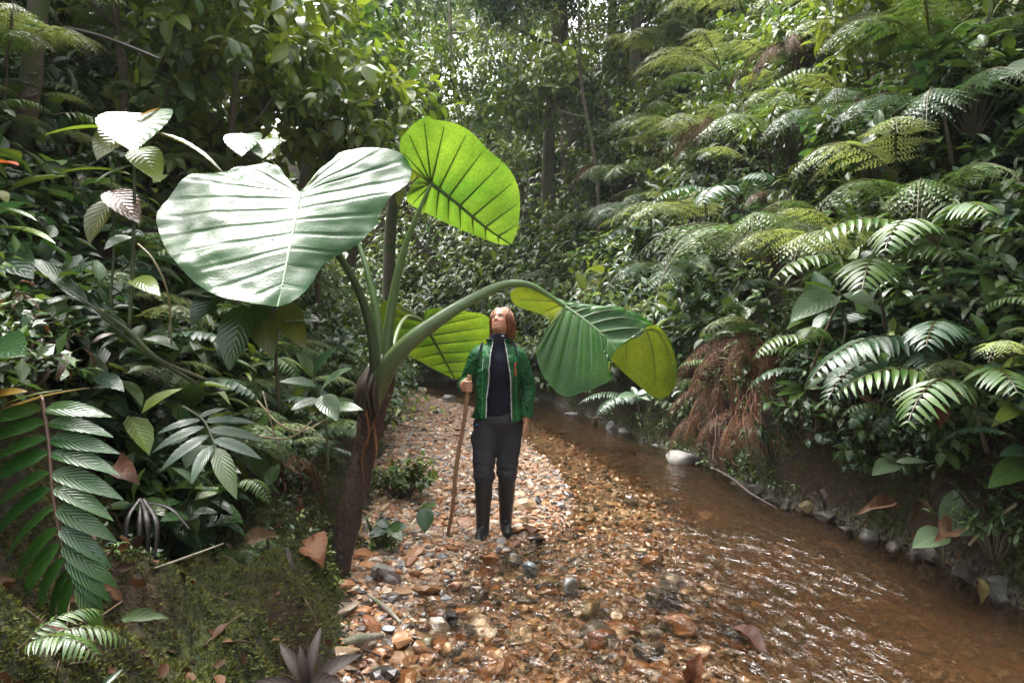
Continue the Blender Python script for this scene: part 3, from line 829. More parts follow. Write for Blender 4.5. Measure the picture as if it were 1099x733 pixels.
# leaf 5: mostly hidden behind the big one
A = P(378, 232, 4.32)
blade("ear_bright", (0.05, 0.09, 0.02), A,
      PP((380, 226, 4.4), (376, 214, 4.6), (368, 200, 4.8)),
      PP((378, 232, 4.32), (370, 240, 4.26), (352, 238, 4.3), (340, 225, 4.5), (350, 208, 4.7), (368, 200, 4.8)),
      PP((378, 232, 4.32), (388, 240, 4.26), (404, 236, 4.3), (408, 222, 4.5), (392, 206, 4.7), (368, 200, 4.8)),
      nv=6, puff=0.01, seed=14.0)

# ------------------------------------------------------------------ moss on the banks
def moss(n, side, y0, y1, d0, d1, th):
    x, y, z, d = slope_points(side, n, y0, y1, d0, d1)
    k = fbm(x*1.8, y*1.8, z*2.2, 3) > th
    x, y, z = x[k], y[k], z[k]
    m = len(x)
    nm = tnormal(x, y, 0.05)
    t = norm(rng.normal(0, 1, (m, 3)))
    h = rng.uniform(0.004, 0.015, m)[:, None]*np.clip(y/3.5, 0.8, 2.0)[:, None]
    w = h*0.42
    p = np.stack([x, y, z], -1)
    tip = p+(nm+t*0.8)*h
    s = norm(np.cross(nm, t))*w
    v = np.stack([p-s, p+s, tip], 1).reshape(-1, 3)
    a = rng.uniform(0, 1, (m, 1))
    c = np.array([0.028, 0.040, 0.009])*(1-a)+np.array([0.115, 0.125, 0.028])*a
    return v, np.arange(m*3).reshape(-1, 3), np.repeat(c, 3, 0)
g = Geo()
v, f, c = moss(60000, -1, 1.4, 4.0, 0.0, 1.4, -0.22); g.add(v, None, f, c)
v, f, c = moss(50000, -1, 1.5, 9, 0.02, 1.8, 0.02); g.add(v, None, f, c)
v, f, c = moss(60000, 1, 2.6, 11, 0.06, 1.3, -0.05); g.add(v, None, f, c)
M["moss"] = leaf_mat("moss", rough=0.7, trans=0.25, bump=0.0, spec=0.2)
tag(g.build("moss", M["moss"], smooth=False), "short olive moss felted over both stream banks", "moss", kind="stuff")

# ------------------------------------------------------------------ ferns
def frond_curve(L, e0, bend, n=40, p=1.25):
    t = np.linspace(0, 1, n)
    th = e0-bend*t**p
    st = L/(n-1)
    x = np.r_[0, np.cumsum(np.cos(th[:-1])*st)]; z = np.r_[0, np.cumsum(np.sin(th[:-1])*st)]
    return np.stack([x, np.zeros(n), z], -1)

def frond_bi(L=1.2, np_=24, wid=0.34, e0=0.6, bend=1.5, kind="mid", seed=1, sag=0.25, stemcol=(0.10, 0.10, 0.04)):
    """feathery twice-divided frond growing along +X"""
    r = np.random.default_rng(seed)
    g = Geo()
    c = frond_curve(L, e0, bend)
    tube(g, c, [0.008*L, 0.002], 5, col=stemcol, cap=False)
    tt = np.linspace(0, 1, len(c))
    T = norm(np.gradient(c, axis=0))
    pos, d, up, sz, = [], [], [], []
    for i in range(np_):
        t = 0.14+0.85*i/(np_-1)
        o = np.array([np.interp(t, tt, c[:, e]) for e in range(3)]); ta = norm(np.array([np.interp(t, tt, T[:, e]) for e in range(3)]))
        pl = wid*np.interp(t, [0, 0.14, 0.4, 0.75, 1], [0.5, 0.6, 1.0, 0.66, 0.06])*r.uniform(0.88, 1.08)
        nrm_ = norm(np.cross(np.array([0, 1.0, 0]), ta))*-1
        if nrm_[2] < 0: nrm_ = -nrm_
        for s in (-1, 1):
            dr = norm(np.array([0, s, 0])*0.86+ta*0.5+np.array([0, 0, -sag*r.uniform(0.5, 1.5)]))
            m = max(4, int(13*pl/wid))
            q = np.linspace(0.06, 1, m)
            pp = o+dr*(q*pl)[:, None]; pp[:, 2] -= sag*0.5*pl*q**2
            perp = norm(np.cross(nrm_, dr))
            ln = pl*0.175*np.interp(q, [0, 0.25, 1], [0.7, 1.0, 0.22])*26/np_*.95
            for k in (-1, 1):
                pos.append(pp); d.append(perp*k*0.85+dr*0.5+r.normal(0, 0.08, (m, 3))); up.append(np.tile(nrm_, (m, 1))+r.normal(0, 0.2, (m, 3))); sz.append(ln)
            tube(g, pp[[0, m//2, -1]], [0.0018, 0.0006], 3, col=stemcol, cap=False)
    pos, d, up, sz = np.concatenate(pos), np.concatenate(d), np.concatenate(up), np.concatenate(sz)
    tp = (np.array([[-0.05, 0, 0], [0.05, 0, 0], [0.15, 0.45, -0.02], [0.0, 1.0, -0.12], [-0.15, 0.45, -0.02]]), np.array([[0, 1, 2, 4], [4, 2, 3, 3]]), np.array([[0.5, 0], [0.5, 0], [0.9, .5], [.5, 1], [.1, .5]]))
    # second face as a triangle
    V, U = tp[0], tp[2]
    R = frames(d, up)
    w = np.einsum('nij,kj->nki', R, V)*sz[:, None, None]+pos[:, None]
    n = len(pos); off = np.arange(n)[:, None, None]*5
    col = leafcol(kind, n, r)
    g.add(w.reshape(-1, 3), (np.array([[0, 1, 2, 4]])[None]+off).reshape(-1, 4), (np.array([[4, 2, 3]])[None]+off).reshape(-1, 3), np.repeat(col, 5, 0), np.tile(U, (n, 1)))
    return g

def frond_pin(L=0.9, n=16, ll=0.22, lw=0.2, e0=0.5, bend=1.3, kind="blue", seed=1, sag=0.3, angle=0.5, stemcol=(0.09, 0.07, 0.035), tpl=None, t0=0.15, rach=0.007, tipleaf=True, shape=None):
    """once-divided frond: paired leaflets along +X"""
    r = np.random.default_rng(seed)
    g = Geo()
    c = frond_curve(L, e0, bend)
    tube(g, c, [rach, rach*0.35], 6, col=stemcol, cap=False)
    tt = np.linspace(0, 1, len(c)); T = norm(np.gradient(c, axis=0))
    t = np.linspace(t0, 0.985, n)
    o = np.stack([np.interp(t, tt, c[:, e]) for e in range(3)], 1); ta = np.stack([np.interp(t, tt, T[:, e]) for e in range(3)], 1)
    nr = norm(np.stack([-ta[:, 2], 0*t, ta[:, 0]], 1))
    tpl = tpl or template(6, lw, 0.30, 0.22, 0.3)
    for s in (-1, 1):
        ln = ll*np.interp(t, *(shape or ([0, 0.15, 0.4, 0.8, 1], [0.6, 0.75, 1.0, 0.7, 0.22])))*r.uniform(0.9, 1.08, n)
        d = np.array([0, s, 0])*0.9+ta*angle+np.array([0, 0, -sag])*r.uniform(0.3, 1.3, (n, 1))
        put_leaves(g, tpl, o, d, nr+r.normal(0, 0.14, (n, 3)), ln, leafcol(kind, n, r))
    return g

def mesh_of(g, name, mat, smooth=True):
    me = g.mesh(name, smooth); me.materials.append(mat); return me
FR = {
    "feather_pale":  [mesh_of(frond_bi(1.15, 19, 0.30, 0.75, 1.75, "pale", 3+i, 0.3), "frond", M["fern"]) for i in range(2)],
    "feather_mid":   [mesh_of(frond_bi(1.15, 19, 0.32, 0.6, 1.6, "mid", 13+i, 0.35), "frond", M["fern"]) for i in range(2)],
    "feather_blue":  [mesh_of(frond_bi(1.05, 19, 0.28, 0.45, 1.5, "blue", 23+i, 0.4), "frond", M["fern"]) for i in range(2)],
    "feather_brown": [mesh_of(frond_bi(0.95, 20, 0.22, 0.0, 1.5, "brown", 33+i, 0.9, (0.08, 0.04, 0.02)), "frond", M["dead_leaf"]) for i in range(2)],
    "comb_blue":     [mesh_of(frond_pin(0.95, 19, 0.21, 0.24, 0.5, 1.25, "blue", 43+i), "frond", M["leaf"]) for i in range(2)],
    "comb_mid":      [mesh_of(frond_pin(0.9, 15, 0.24, 0.20, 0.6, 1.4, "mid", 53+i), "frond", M["leaf"]) for i in range(2)],
}
SET = {   # fronds of one fern: azimuth, extra tilt, scale
    "fan":  ((-70, .1, .85), (-38, 0, 1.0), (-8, .1, 1.05), (25, -.05, .95), (58, .15, .9)),
    "few":  ((-32, 0, .95), (4, .12, 1.0), (38, -.1, .85)),
    "one":  ((0, 0, 1.0),),
    "pair": ((-16, .1, 1.0), (18, -.1, .92)),
    "full": tuple((a, 0.1*((i*7) % 5-2), 0.85+0.06*((i*5) % 4)) for i, a in enumerate(range(0, 360, 45))),
}
def fern(kind, layout, loc, az, scale, label, name="fern", cat="fern", group=None, lift=0.10, tilt=0.0):
    r = empty(name, (loc[0], loc[1], loc[2]+lift*0.3), label, cat, group)
    r.rotation_euler = (0, 0, math.radians(az))
    r.scale = (scale,)*3
    for i, (a, ti, s) in enumerate(SET[layout]):
        f = link("frond", FR[kind][i % 2], r)
        f.rotation_euler = (random.uniform(-.15, .15), tilt+ti, math.radians(a))
        f.scale = (s,)*3
    if layout != "one":
        dn = -0.85*lift*4/scale
        g = Geo(); tube(g, [(-0.12, 0.03, dn), (-0.04, 0.02, dn*0.5), (0, 0, 0.01)], [0.014, 0.011, 0.006], 6, n=10, col=(0.06, 0.045, 0.025), rough=0.2)
        g.build("stipe", M["stem"], r)
    return r
# right slope ferns: kind, layout, where they root (pixel), azimuth (180 points to the stream), size, label
for a in (
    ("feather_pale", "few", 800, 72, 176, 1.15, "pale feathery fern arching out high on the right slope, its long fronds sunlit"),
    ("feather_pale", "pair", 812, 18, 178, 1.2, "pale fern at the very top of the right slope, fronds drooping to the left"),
    ("feather_mid", "few", 742, 128, 182, 1.0, "drooping feathery fern below the sunlit pale fern, its tips hanging like a curtain"),
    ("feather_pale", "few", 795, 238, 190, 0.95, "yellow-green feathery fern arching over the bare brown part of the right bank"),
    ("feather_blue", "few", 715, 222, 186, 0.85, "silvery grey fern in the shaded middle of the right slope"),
    ("feather_mid", "fan", 885, 255, 200, 0.85, "broad mid-green fern fanning out just right of the yellow-green arching fern"),
    ("feather_blue", "pair", 965, 128, 205, 0.75, "grey-green fern with two toothed fronds among the lance leaves, upper right"),
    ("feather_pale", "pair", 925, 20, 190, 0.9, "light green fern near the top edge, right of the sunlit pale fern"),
    ("feather_blue", "few", 600, 296, 185, 0.8, "white-glinting fern frond just above the arching leaf stalk"),
    ("feather_brown", "few", 790, 130, 185, 0.9, "withered brown fern hanging under the pale ferns on the right slope"),
    ("feather_brown", "fan", 838, 340, 190, 0.75, "rust-brown dead fern hanging over the bare part of the right bank"),
    ("feather_brown", "few", 880, 45, 190, 0.9, "dry brown fern mat at the top right of the slope"),
    ("feather_brown", "pair", 655, 175, 188, 0.9, "small withered fern in front of the far shrubs, right of the tallest leaf"),
    ("comb_blue", "pair", 1062, 352, 196, 0.85, "large comb-like fern with glinting blue-green leaflets low on the right bank"),
    ("comb_mid", "few", 1085, 245, 200, 0.75, "fern with long narrow leaflets at the right edge, halfway up"),
    ("comb_mid", "few", 1095, 395, 195, 0.7, "bright comb-like fern at the right edge just below the large glinting one"),
    ("comb_blue", "few", 690, 415, 200, 0.6, "small dark comb-like fern behind the folded yellow leaf"),
    ("comb_mid", "pair", 905, 345, 200, 0.55, "small comb-like fern above the large glinting fern"),
    ("feather_mid", "pair", 1040, 60, 200, 0.8, "mid-green fern under the top right corner"),
    ("feather_brown", "few", 795, 395, 200, 0.55, "rusty dead fern fronds hanging over the top of the red-brown root mat"),
    ("feather_brown", "few", 820, 430, 205, 0.5, "rusty dead fern fronds hanging at the right side of the red-brown root mat"),
    ("feather_brown", "pair", 775, 440, 200, 0.5, "rusty dead fern low on the left side of the red-brown root mat"),
    ("feather_pale", "pair", 1000, 185, 205, 0.75, "pale drooping fern left of the dark broad-leaved shrub at the right edge"),
    ("feather_mid", "few", 1060, 210, 215, 0.7, "dense green fern at the right edge above the lance-leaf spray"),
    ("feather_pale", "few", 945, 265, 205, 0.7, "light fern hanging above the shadowed hollow of the right bank"),
    ("feather_blue", "few", 1050, 120, 210, 0.8, "grey-green fern at the right edge under the sapling"),
    ("comb_blue", "few", 830, 215, 210, 0.9, "blue-green comb-like fern in the middle of the right slope"),
    ("feather_pale", "few", 720, 62, 215, 1.3, "long pale fern fronds at the top, left of the sunlit pale fern"),
    ("feather_pale", "few", 770, 150, 220, 1.0, "pale fern spreading toward the stream just under the sunlit pale fern"),
    ("feather_mid", "few", 700, 185, 215, 1.0, "soft green fern overhanging the silvery grey fern"),
    ("feather_mid", "pair", 850, 150, 225, 1.0, "green fern with two long fronds crossing the upper right slope"),
    ("feather_blue", "few", 760, 290, 225, 0.85, "grey-green fern hanging over the rust-brown root mat"),
    ("feather_pale", "few", 850, 275, 220, 0.85, "light fern with long drooping fronds above the spreading ribbed plant"),
    ("comb_mid", "few", 1000, 280, 215, 0.8, "comb-like fern in the dark hollow left of the lance-leaf spray"),
    ("feather_mid", "few", 640, 235, 210, 0.9, "fern drooping beside the far shrubs, above the folded leaf"),
    ("comb_blue", "pair", 1000, 372, 215, 0.75, "second glinting comb-like fern just left of the largest one"),
    ("feather_pale", "few", 960, 60, 220, 0.9, "bright fern under the top edge, left of the top right sapling"),
    ("feather_mid", "few", 560, 215, 190, 1.0, "dim green fern far back, beside the edge of the tallest leaf"),
):
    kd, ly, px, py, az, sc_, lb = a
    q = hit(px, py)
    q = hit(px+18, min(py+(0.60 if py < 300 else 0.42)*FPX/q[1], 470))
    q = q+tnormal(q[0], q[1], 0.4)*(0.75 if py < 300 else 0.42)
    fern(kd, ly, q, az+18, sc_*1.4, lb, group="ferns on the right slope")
# left slope ferns
for a in (
    ("feather_pale", "few", P(8, 62, 3.9), -18, 0.62, "pale tree-fern fronds drooping beside the slender trunk, top left"),
    ("feather_mid", "pair", P(-20, 30, 3.6), -8, 0.6, "mid-green fern fronds in the top left corner"),
    ("comb_mid", "few", hit(20, 715), 20, 0.30, "small green fern in the bottom left corner, under the big foreground frond"),
    ("feather_mid", "few", hit(245, 600), -40, 0.30, "small lacy fern on the moss left of the curled brown leaf"),
    ("feather_mid", "few", hit(20, 360), 0, 0.6, "dark lacy fern at the left edge above the long narrow leaves"),
    ("comb_blue", "few", hit(300, 520), 10, 0.42, "comb-like fern leaning over the bank left of the dark trunk"),
    ("feather_brown", "pair", hit(120, 400), -60, 0.55, "dead brown fern hanging on the dark left bank"),
):
    kd, ly, loc, az, sc_, lb = a
    if ly != "few" or loc[1] > 4.2:
        loc = loc+tnormal(loc[0], loc[1], 0.4)*0.2
    fern(kd, ly, loc, az, sc_, lb, group="ferns on the left slope")

# small ferns and dead twigs crowding the slopes, too many to count
def merge(g, src, locs, azs, tilts, scs, tint):
    V, C, U = np.concatenate(src.v), np.concatenate(src.c), np.concatenate(src.u)
    Q = np.concatenate(src.q) if src.q else None; T_ = np.concatenate(src.t) if src.t else None
    for l, a, ti, s, tn in zip(locs, azs, tilts, scs, tint):
        R = np.array(Matrix.Rotation(a, 3, 'Z') @ Matrix.Rotation(ti, 3, 'Y'))
        g.add(V@R.T*s+l, Q, T_, C*tn, U)
def fern_mass(n, side, y0, y1, d0, d1, seed, th):
    src = [frond_bi(1.0, 15, 0.27, 0.7, 1.7, "mid", 71, 0.3), frond_bi(1.0, 14, 0.26, 0.6, 1.6, "pale", 72, 0.3), frond_pin(0.9, 15, 0.19, 0.22, 0.6, 1.4, "blue", 73, tpl=T_OV), frond_pin(0.8, 13, 0.2, 0.2, 0.55, 1.5, "mid", 74, tpl=T_LA), frond_bi(0.9, 12, 0.2, 0.1, 1.5, "brown", 75, 0.8)]
    x, y, z, d = slope_points(side, n, y0, y1, d0, d1)
    k = vnoise(x*0.8+seed, y*0.8, z*0.8) > th
    k &= keep_clear(x, y, z, CLEAR)
    x, y, z = x[k], y[k], z[k]; m = len(x)
    p = np.stack([x, y, z], -1)+tnormal(x, y, 0.4)*rng.uniform(0.15, 0.55, (m, 1))
    az = (math.pi if side > 0 else 0)+(1 if side > 0 else -1)*rng.uniform(-0.7, 0.8, m)
    w = rng.choice(5, m, p=[.30, .25, .22, .20, .03])
    g = Geo()
    for i in range(5):
        s = w == i
        merge(g, src[i], p[s], az[s], rng.uniform(-.25, .25, s.sum()), rng.uniform(.45, 1.0, s.sum())*np.clip(y[s]/7, .7, 1.5), rng.uniform(.7, 1.35, s.sum()))
    return g
tag(fern_mass(430, 1, 3.6, 16, 0.3, 7.0, 3.0, -0.2).build("fern_undergrowth", M["fern"]), "countless small ferns pushing through the leaves of the right slope", "undergrowth", kind="stuff")
tag(fern_mass(420, -1, 3.3, 14, 0.5, 6.0, 7.0, -0.1).build("fern_undergrowth", M["fern"]), "countless small ferns pushing through the leaves of the left slope", "undergrowth", kind="stuff")

# ------------------------------------------------------------------ trees
def tree(px, y, zt, r0, lean, label, clumps, mat="bark", kind=("mid", "dark"), name="forest_tree", dens=110, lsz=(0.13, 0.24), limbs=3, seed=0, base=None, sub=None, crown=True, csize=1.0, tpl=T_FAR, mat_l="leaf_far", wob=1.0):
    x = (px-CX)/FPX*y
    z0 = float(terrain(x, y))-0.2 if base is None else base
    root = empty(name, (x, y, z0), label, "tree", "trees of the forest")
    r = np.random.default_rng(seed+100)
    H = max(zt-z0, 2.5)
    top = np.array([lean[0], lean[1], H])
    pts = [np.array([0, 0, 0]), top*0.33+r.normal(0, .012*H, 3)*[1, 1, 0], top*0.66+r.normal(0, .015*H, 3)*[1, 1, 0], top]
    g = Geo(); tube(g, pts, [r0*1.35, r0, r0*0.85, r0*0.5], 12, n=40, rough=0.12, col=(1, 1, 1))
    C_ = catmull(pts, 40)
    g.build("trunk", M[mat], root)
    cen = []
    for i in range(limbs):
        a = C_[int(40*(0.55+0.4*i/max(1, limbs)))-1]
        az = i*2.3+seed; ln = H*r.uniform(0.25, 0.4)
        b = a+np.array([math.cos(az)*ln, math.sin(az)*ln, ln*0.6])
        g = Geo(); tube(g, [a, (a+b)/2+[0, 0, -0.08*ln], b], [r0*0.42, r0*0.12], 7, n=14, rough=0.1)
        g.build("limb", M[mat], root)
        cen.append(b)
    if crown:
        g = Geo()
        for i in range(clumps):
            c0 = (cen+[top])[i % (len(cen)+1)]+r.normal(0, 0.55*csize, 3)*[1, 1, 0.7]
            R = r.uniform(0.55, 1.1)*csize
            d = norm(r.normal(0, 1, (dens, 3)))
            p = c0+d*R*r.uniform(0.35, 1.0, (dens, 1))*[1, 1, 0.7]
            k = kind[i % len(kind)]
            sprigs(g, p, d*[1, 1, 0.5]+[0, 0, 0.15], r.uniform(0.25, 0.55, dens), 7, tpl, r.uniform(*lsz, dens), leafcol(k, dens), droop=0.45, sr=0.004)
        g.build("crown", M[mat_l], root)
    return root
for i, a in enumerate((
    (421, 19, 11.0, 0.17, (0.2, 0), "dark straight tree trunk in the far forest, just left of the tallest leaf", 9, "bark", ("bright", "mid")),
    (590, 17.5, 11.5, 0.15, (0.1, 0), "dark forest tree standing up behind the fern slope, right of the tallest leaf", 9, "bark", ("bright", "blue")),
    (612, 18.5, 12.0, 0.24, (-0.2, 0), "thick mossy tree in the far forest, under the top edge", 8, "bark", ("bright", "blue")),
    (508, 20, 12.0, 0.09, (-0.7, 0), "pale slender tree above the tallest leaf, leaning slightly left", 7, "bark_pale", ("bright", "blue")),
    (462, 26, 14.0, 0.15, (0.4, 0), "forest tree with fine bluish leaves, between the pale slender tree and the dark straight trunk", 10, "bark", ("bright", "silver")),
    (548, 28, 16.0, 0.16, (0.2, 0), "far hazy tree right of the pale slender tree", 9, "bark", ("silver", "bright")),
    (365, 17, 10.0, 0.14, (0.6, 0), "bushy tree over the right half of the giant glossy leaf", 10, "bark", ("mid", "bright")),
    (320, 14, 8.2, 0.12, (0.3, 0), "tree with small bright leaves rising behind the giant glossy leaf", 10, "bark", ("bright", "mid")),
    (255, 11, 6.6, 0.10, (0.5, -.3), "leafy tree hanging over the left slope, left of the giant glossy leaf's notch", 10, "bark", ("bright", "mid")),
    (190, 9.5, 6.2, 0.10, (0.4, -.3), "leafy tree with drooping bright branches, upper left", 10, "bark", ("bright", "dark")),
    (110, 8.5, 5.6, 0.09, (0.5, -.4), "dark leafy tree behind the slender trunk, top left", 10, "bark", ("mid", "dark")),
    (655, 23, 15.0, 0.16, (0.2, 0), "tree with yellow-green leaves on the crest of the right slope", 9, "bark", ("bright", "mid")),
    (690, 18, 12.0, 0.14, (-0.3, 0), "leafy tree on top of the right slope, above the pale ferns", 9, "bark", ("mid", "bright")),
    (400, 30, 18.0, 0.20, (0.3, 0), "tall far tree closing the end of the ravine, upper centre left", 10, "bark", ("silver", "bright")),
    (520, 33, 20.0, 0.22, (0.0, 0), "tall far tree closing the end of the ravine, upper centre", 10, "bark", ("silver", "mid")),
)):
    px, y, zt, r0, lean, lb, cl, mt, kd = a
    tree(px, y, zt, r0, lean, lb, cl, mt, kd, seed=i, csize=0.9 if y < 12 else 1.35, lsz=(0.09, 0.17) if y < 12 else (0.13, 0.25))
for i, (px, y, zt, lean, lb, cl, dn, kd, ls) in enumerate((
    (228, 6.3, 3.9, (0.45, -.5), "young tree holding bright broad leaves over the giant leaf's notch, top left of centre", 8, 34, ("bright", "bright", "mid"), (.14, .22)),
    (120, 5.6, 3.5, (0.25, -.3), "young tree with mid-green broad leaves behind the shining white leaf", 7, 34, ("mid", "bright"), (.13, .20)),
    (335, 8.6, 4.9, (0.3, -.5), "young tree with bright leaves right above the giant leaf's right half", 8, 40, ("bright", "mid"), (.14, .22)),
    (160, 7.2, 4.9, (0.4, -.4), "young tree with loose bright sprays at the top edge, left", 7, 34, ("bright", "mid"), (.15, .23)),
    (1010, 6.4, 5.4, (-0.5, -.4), "young tree overhanging the top right corner with bright lance leaves", 7, 34, ("bright", "mid"), (.18, .28)),
    (640, 14, 8.8, (-0.4, -.5), "young tree with yellow-green leaves over the far fern slope", 9, 60, ("bright", "bright", "mid"), (.16, .26)),
)):
    tree(px, y, zt, 0.035, lean, lb, cl, "bark", kd, seed=60+i, csize=0.72, lsz=ls, dens=dn, tpl=T_HL if px == 1010 else T_HI, mat_l="leaf", limbs=3)
# the slender trunk at the left edge
root = empty("slender_tree", P(2, 300, 4.4), "slender grey-brown trunk at the left edge, leaning to the right", "tree")
g = Geo(); tube(g, PP((-6, 330, 4.4), (12, 235, 4.4), (30, 110, 4.35), (40, 20, 4.3), (46, -60, 4.3)), [0.085, 0.075, 0.062, 0.056, 0.05], 14, n=60, rough=0.10)
under(g, "trunk", M["bark"], root)
for y in (8, 30, 52, 77, 100):
    x = 38-(y-30)*0.10
    g = Geo(); tube(g, PP((x-9.6, y+1, 4.345), (x, y+3, 4.27), (x+9.6, y, 4.345)), 0.006, 6, col=(0.12, 0.10, 0.08), n=9)
    under(g, "leaf_scar", M["stem"], root)

# ------------------------------------------------------------------ single plants near the camera
def chord(tpl):
    V, F, U = tpl
    V = V.copy(); c = V[-2]; L = np.linalg.norm(c); a = math.atan2(c[2], c[1])
    y, z = V[:, 1].copy(), V[:, 2].copy()
    V[:, 1] = (y*math.cos(a)+z*math.sin(a))/L; V[:, 2] = (-y*math.sin(a)+z*math.cos(a))/L; V[:, 0] /= L
    return V, F, U
def leaf_plant(name, label, root, stems, leaves, cat="plant", group=None, mat="leaf", stemcol=(0.06, 0.075, 0.03), part="leaf", stempart="stem"):
    """stems: (pixel points, radii); leaves: (base pixel, tip pixel, width ratio, kind, up, droop), each leaf a mesh of its own"""
    r = empty(name, root, label, cat, group)
    g = Geo()
    for pts, rad in stems:
        tube(g, PP(*pts), rad, 7, col=stemcol, n=24, rough=0.08)
    if stems: under(g, stempart, M["stem"], r)
    for b, t, w, kd, up, dr in leaves:
        b, t = P(*b), P(*t)
        g = Geo()
        L = np.linalg.norm(t-b)
        tp = chord(template(10, w, dr, 0.16, 0.4))
        V = tp[0].copy()
        V[:, 2] += 0.012*fbm(V[:, 0]*9+b[0]*50, V[:, 1]*9, b[2]*30, 2)
        put_leaves(g, (V, tp[1], tp[2]), [b], [t-b], [up], [L], leafcol(kd, 1) if isinstance(kd, str) else np.array([kd]))
        under(g, part, M[mat], r)
    return r
UPC, UPS, UPF = (0, -0.55, 0.8), (0.1, -0.1, 1), (0, -1, 0.25)
def ends(pts, a):   # plant stands where its stem meets the ground
    return P(*pts)
# big dark hanging frond, left foreground
g = None
r = empty("palm_fern", P(50, 430, 2.2), "big dark-green frond hanging in the left foreground, its broad leaflets shining", "fern")
rp = PP((44, 425, 2.2), (52, 470, 2.14), (57, 530, 2.07), (68, 590, 2.02), (84, 625, 2.0))
g = Geo(); tube(g, rp, [0.007, 0.003], 7, col=(0.09, 0.045, 0.028), n=30); under(g, "midrib", M["stem"], r)
C_ = catmull(rp, 60)
for i in range(12):
    t = 0.10+0.86*i/11
    o = C_[int(t*59)]
    for s in (-1, 1):
        L = (0.235 if s > 0 else 0.26)*np.interp(t, [0, .3, 0.75, 1], [0.95, 1.05, 0.9, 0.62])*random.uniform(.94, 1.05)
        ang = np.interp(t, [0, .35, 1], [0.12, -0.12, -0.85]) + (0.0 if s > 0 else -0.10 - 0.35*t)
        d = np.array([s*math.cos(ang), -0.10-0.12*t, math.sin(ang)])
        g = Geo()
        put_leaves(g, template(10, 0.27, 0.30, 0.16, 0.34), [o+np.array([0, 0.004*s, 0])], [d], [np.array([0.15*s, -0.62, 0.75])+np.random.default_rng(i*2+s+9).normal(0, .08, 3)], [L],
                   leafcol("dark", 1)*np.array([0.95, 1.15, 0.9]))
        under(g, "leaflet", M["leaf_gloss"], r)
g = Geo(); put_leaves(g, template(10, 0.26, 0.25, 0.16, 0.34), [C_[-1]], [np.array([0.45, -0.1, -0.8])], [np.array([0.4, -0.7, 0.5])], [0.19], leafcol("mid", 1)); under(g, "leaflet", M["leaf_gloss"], r)
# second frond
q0, q1 = (219, 452, 2.9), (232, 482, 2.8)
leaf_plant("palm_fern", "blue-green frond with finger-like leaflets spread flat, left of the dark trunk", P(200, 440, 3.05),
    [(((196, 436, 3.05), (219, 452, 2.9), (232, 482, 2.8), (236, 492, 2.78)), [0.006, 0.003])],
    [((214, 449, 2.93), (244, 438, 3.05), .26, "blue", UPC, .2), ((216, 451, 2.92), (168, 466, 2.85), .24, "blue", UPC, .25), ((220, 458, 2.89), (163, 486, 2.78), .24, "blue", UPC, .25), ((225, 467, 2.85), (172, 506, 2.70), .25, "blue", UPC, .25),
     ((219, 453, 2.9), (276, 455, 2.98), .22, "blue", UPC, .25), ((223, 462, 2.87), (284, 474, 2.9), .23, "blue", UPC, .25), ((228, 472, 2.83), (281, 493, 2.82), .24, "blue", UPC, .25), ((232, 481, 2.8), (254, 536, 2.68), .30, "mid", UPC, .2), ((229, 477, 2.82), (205, 520, 2.66), .26, "blue", UPC, .25)], "fern", part="leaflet", stempart="midrib")
# third frond, darker, farther up
leaf_plant("palm_fern", "dark pinnate frond pointing left, above the big foreground frond", P(212, 412, 3.3),
    [(((212, 412, 3.3), (150, 375, 3.15), (100, 330, 3.0), (66, 308, 2.95)), [0.008, 0.003])],
    [((150-i*13, 374-i*11, 3.15-.03*i), (128-i*19, 385-i*12+i*i*.4, 2.98-.03*i), .26, "dark", UPC, .3) for i in range(6)] +
    [((146-i*13, 371-i*11, 3.15-.03*i), (100-i*14 if i > 2 else 118-i*14, 336-i*12, 3.2-.03*i), .22, "dark", UPC, .3) for i in range(6)], "fern", part="leaflet", stempart="midrib")
# tall stalk with one white shining leaf
leaf_plant("shining_leaf_plant", "tall thin stalk carrying one silver-white shining leaf and yellow-green leaves, upper left", P(139, 352, 3.0),
    [(((139, 352, 3.0), (142, 290, 3.0), (144, 220, 3.0), (144, 160, 3.0)), [0.009, 0.006]), (((118, 330, 3.05), (122, 260, 3.05), (118, 168, 3.05)), [0.006, 0.004])],
    [((153, 122, 3.06), (143, 163, 2.84), .92, "silver", (-.05, -.42, 1), .12), ((137, 138, 3.1), (104, 172, 2.95), .62, "olive", (0.2, -.3, .9), .2), ((148, 160, 3.02), (172, 196, 2.9), .5, "bright", (.2, -.8, .6), .25),
     ((140, 142, 3.0), (46, 146, 3.0), .13, "bright", UPS, .3), ((148, 140, 3.0), (240, 186, 2.9), .15, "olive", UPS, .35), ((142, 188, 3.0), (62, 187, 2.95), .16, "bright", UPS, .35), ((143, 178, 3.0), (102, 196, 2.9), .3, "blue", UPS, .2),
     ((118, 205, 3.05), (150, 240, 2.95), .5, "brown", UPC, .2), ((146, 128, 3.0), (174, 116, 3.05), .22, (0.28, 0.13, 0.03), UPS, .2), ((143, 255, 3.0), (112, 268, 2.9), .6, "blue", UPC, .25), ((120, 215, 3.05), (96, 262, 2.95), .5, "olive", UPC, .25), ((143, 300, 3.0), (172, 318, 2.9), .42, "bright", UPC, .25)])
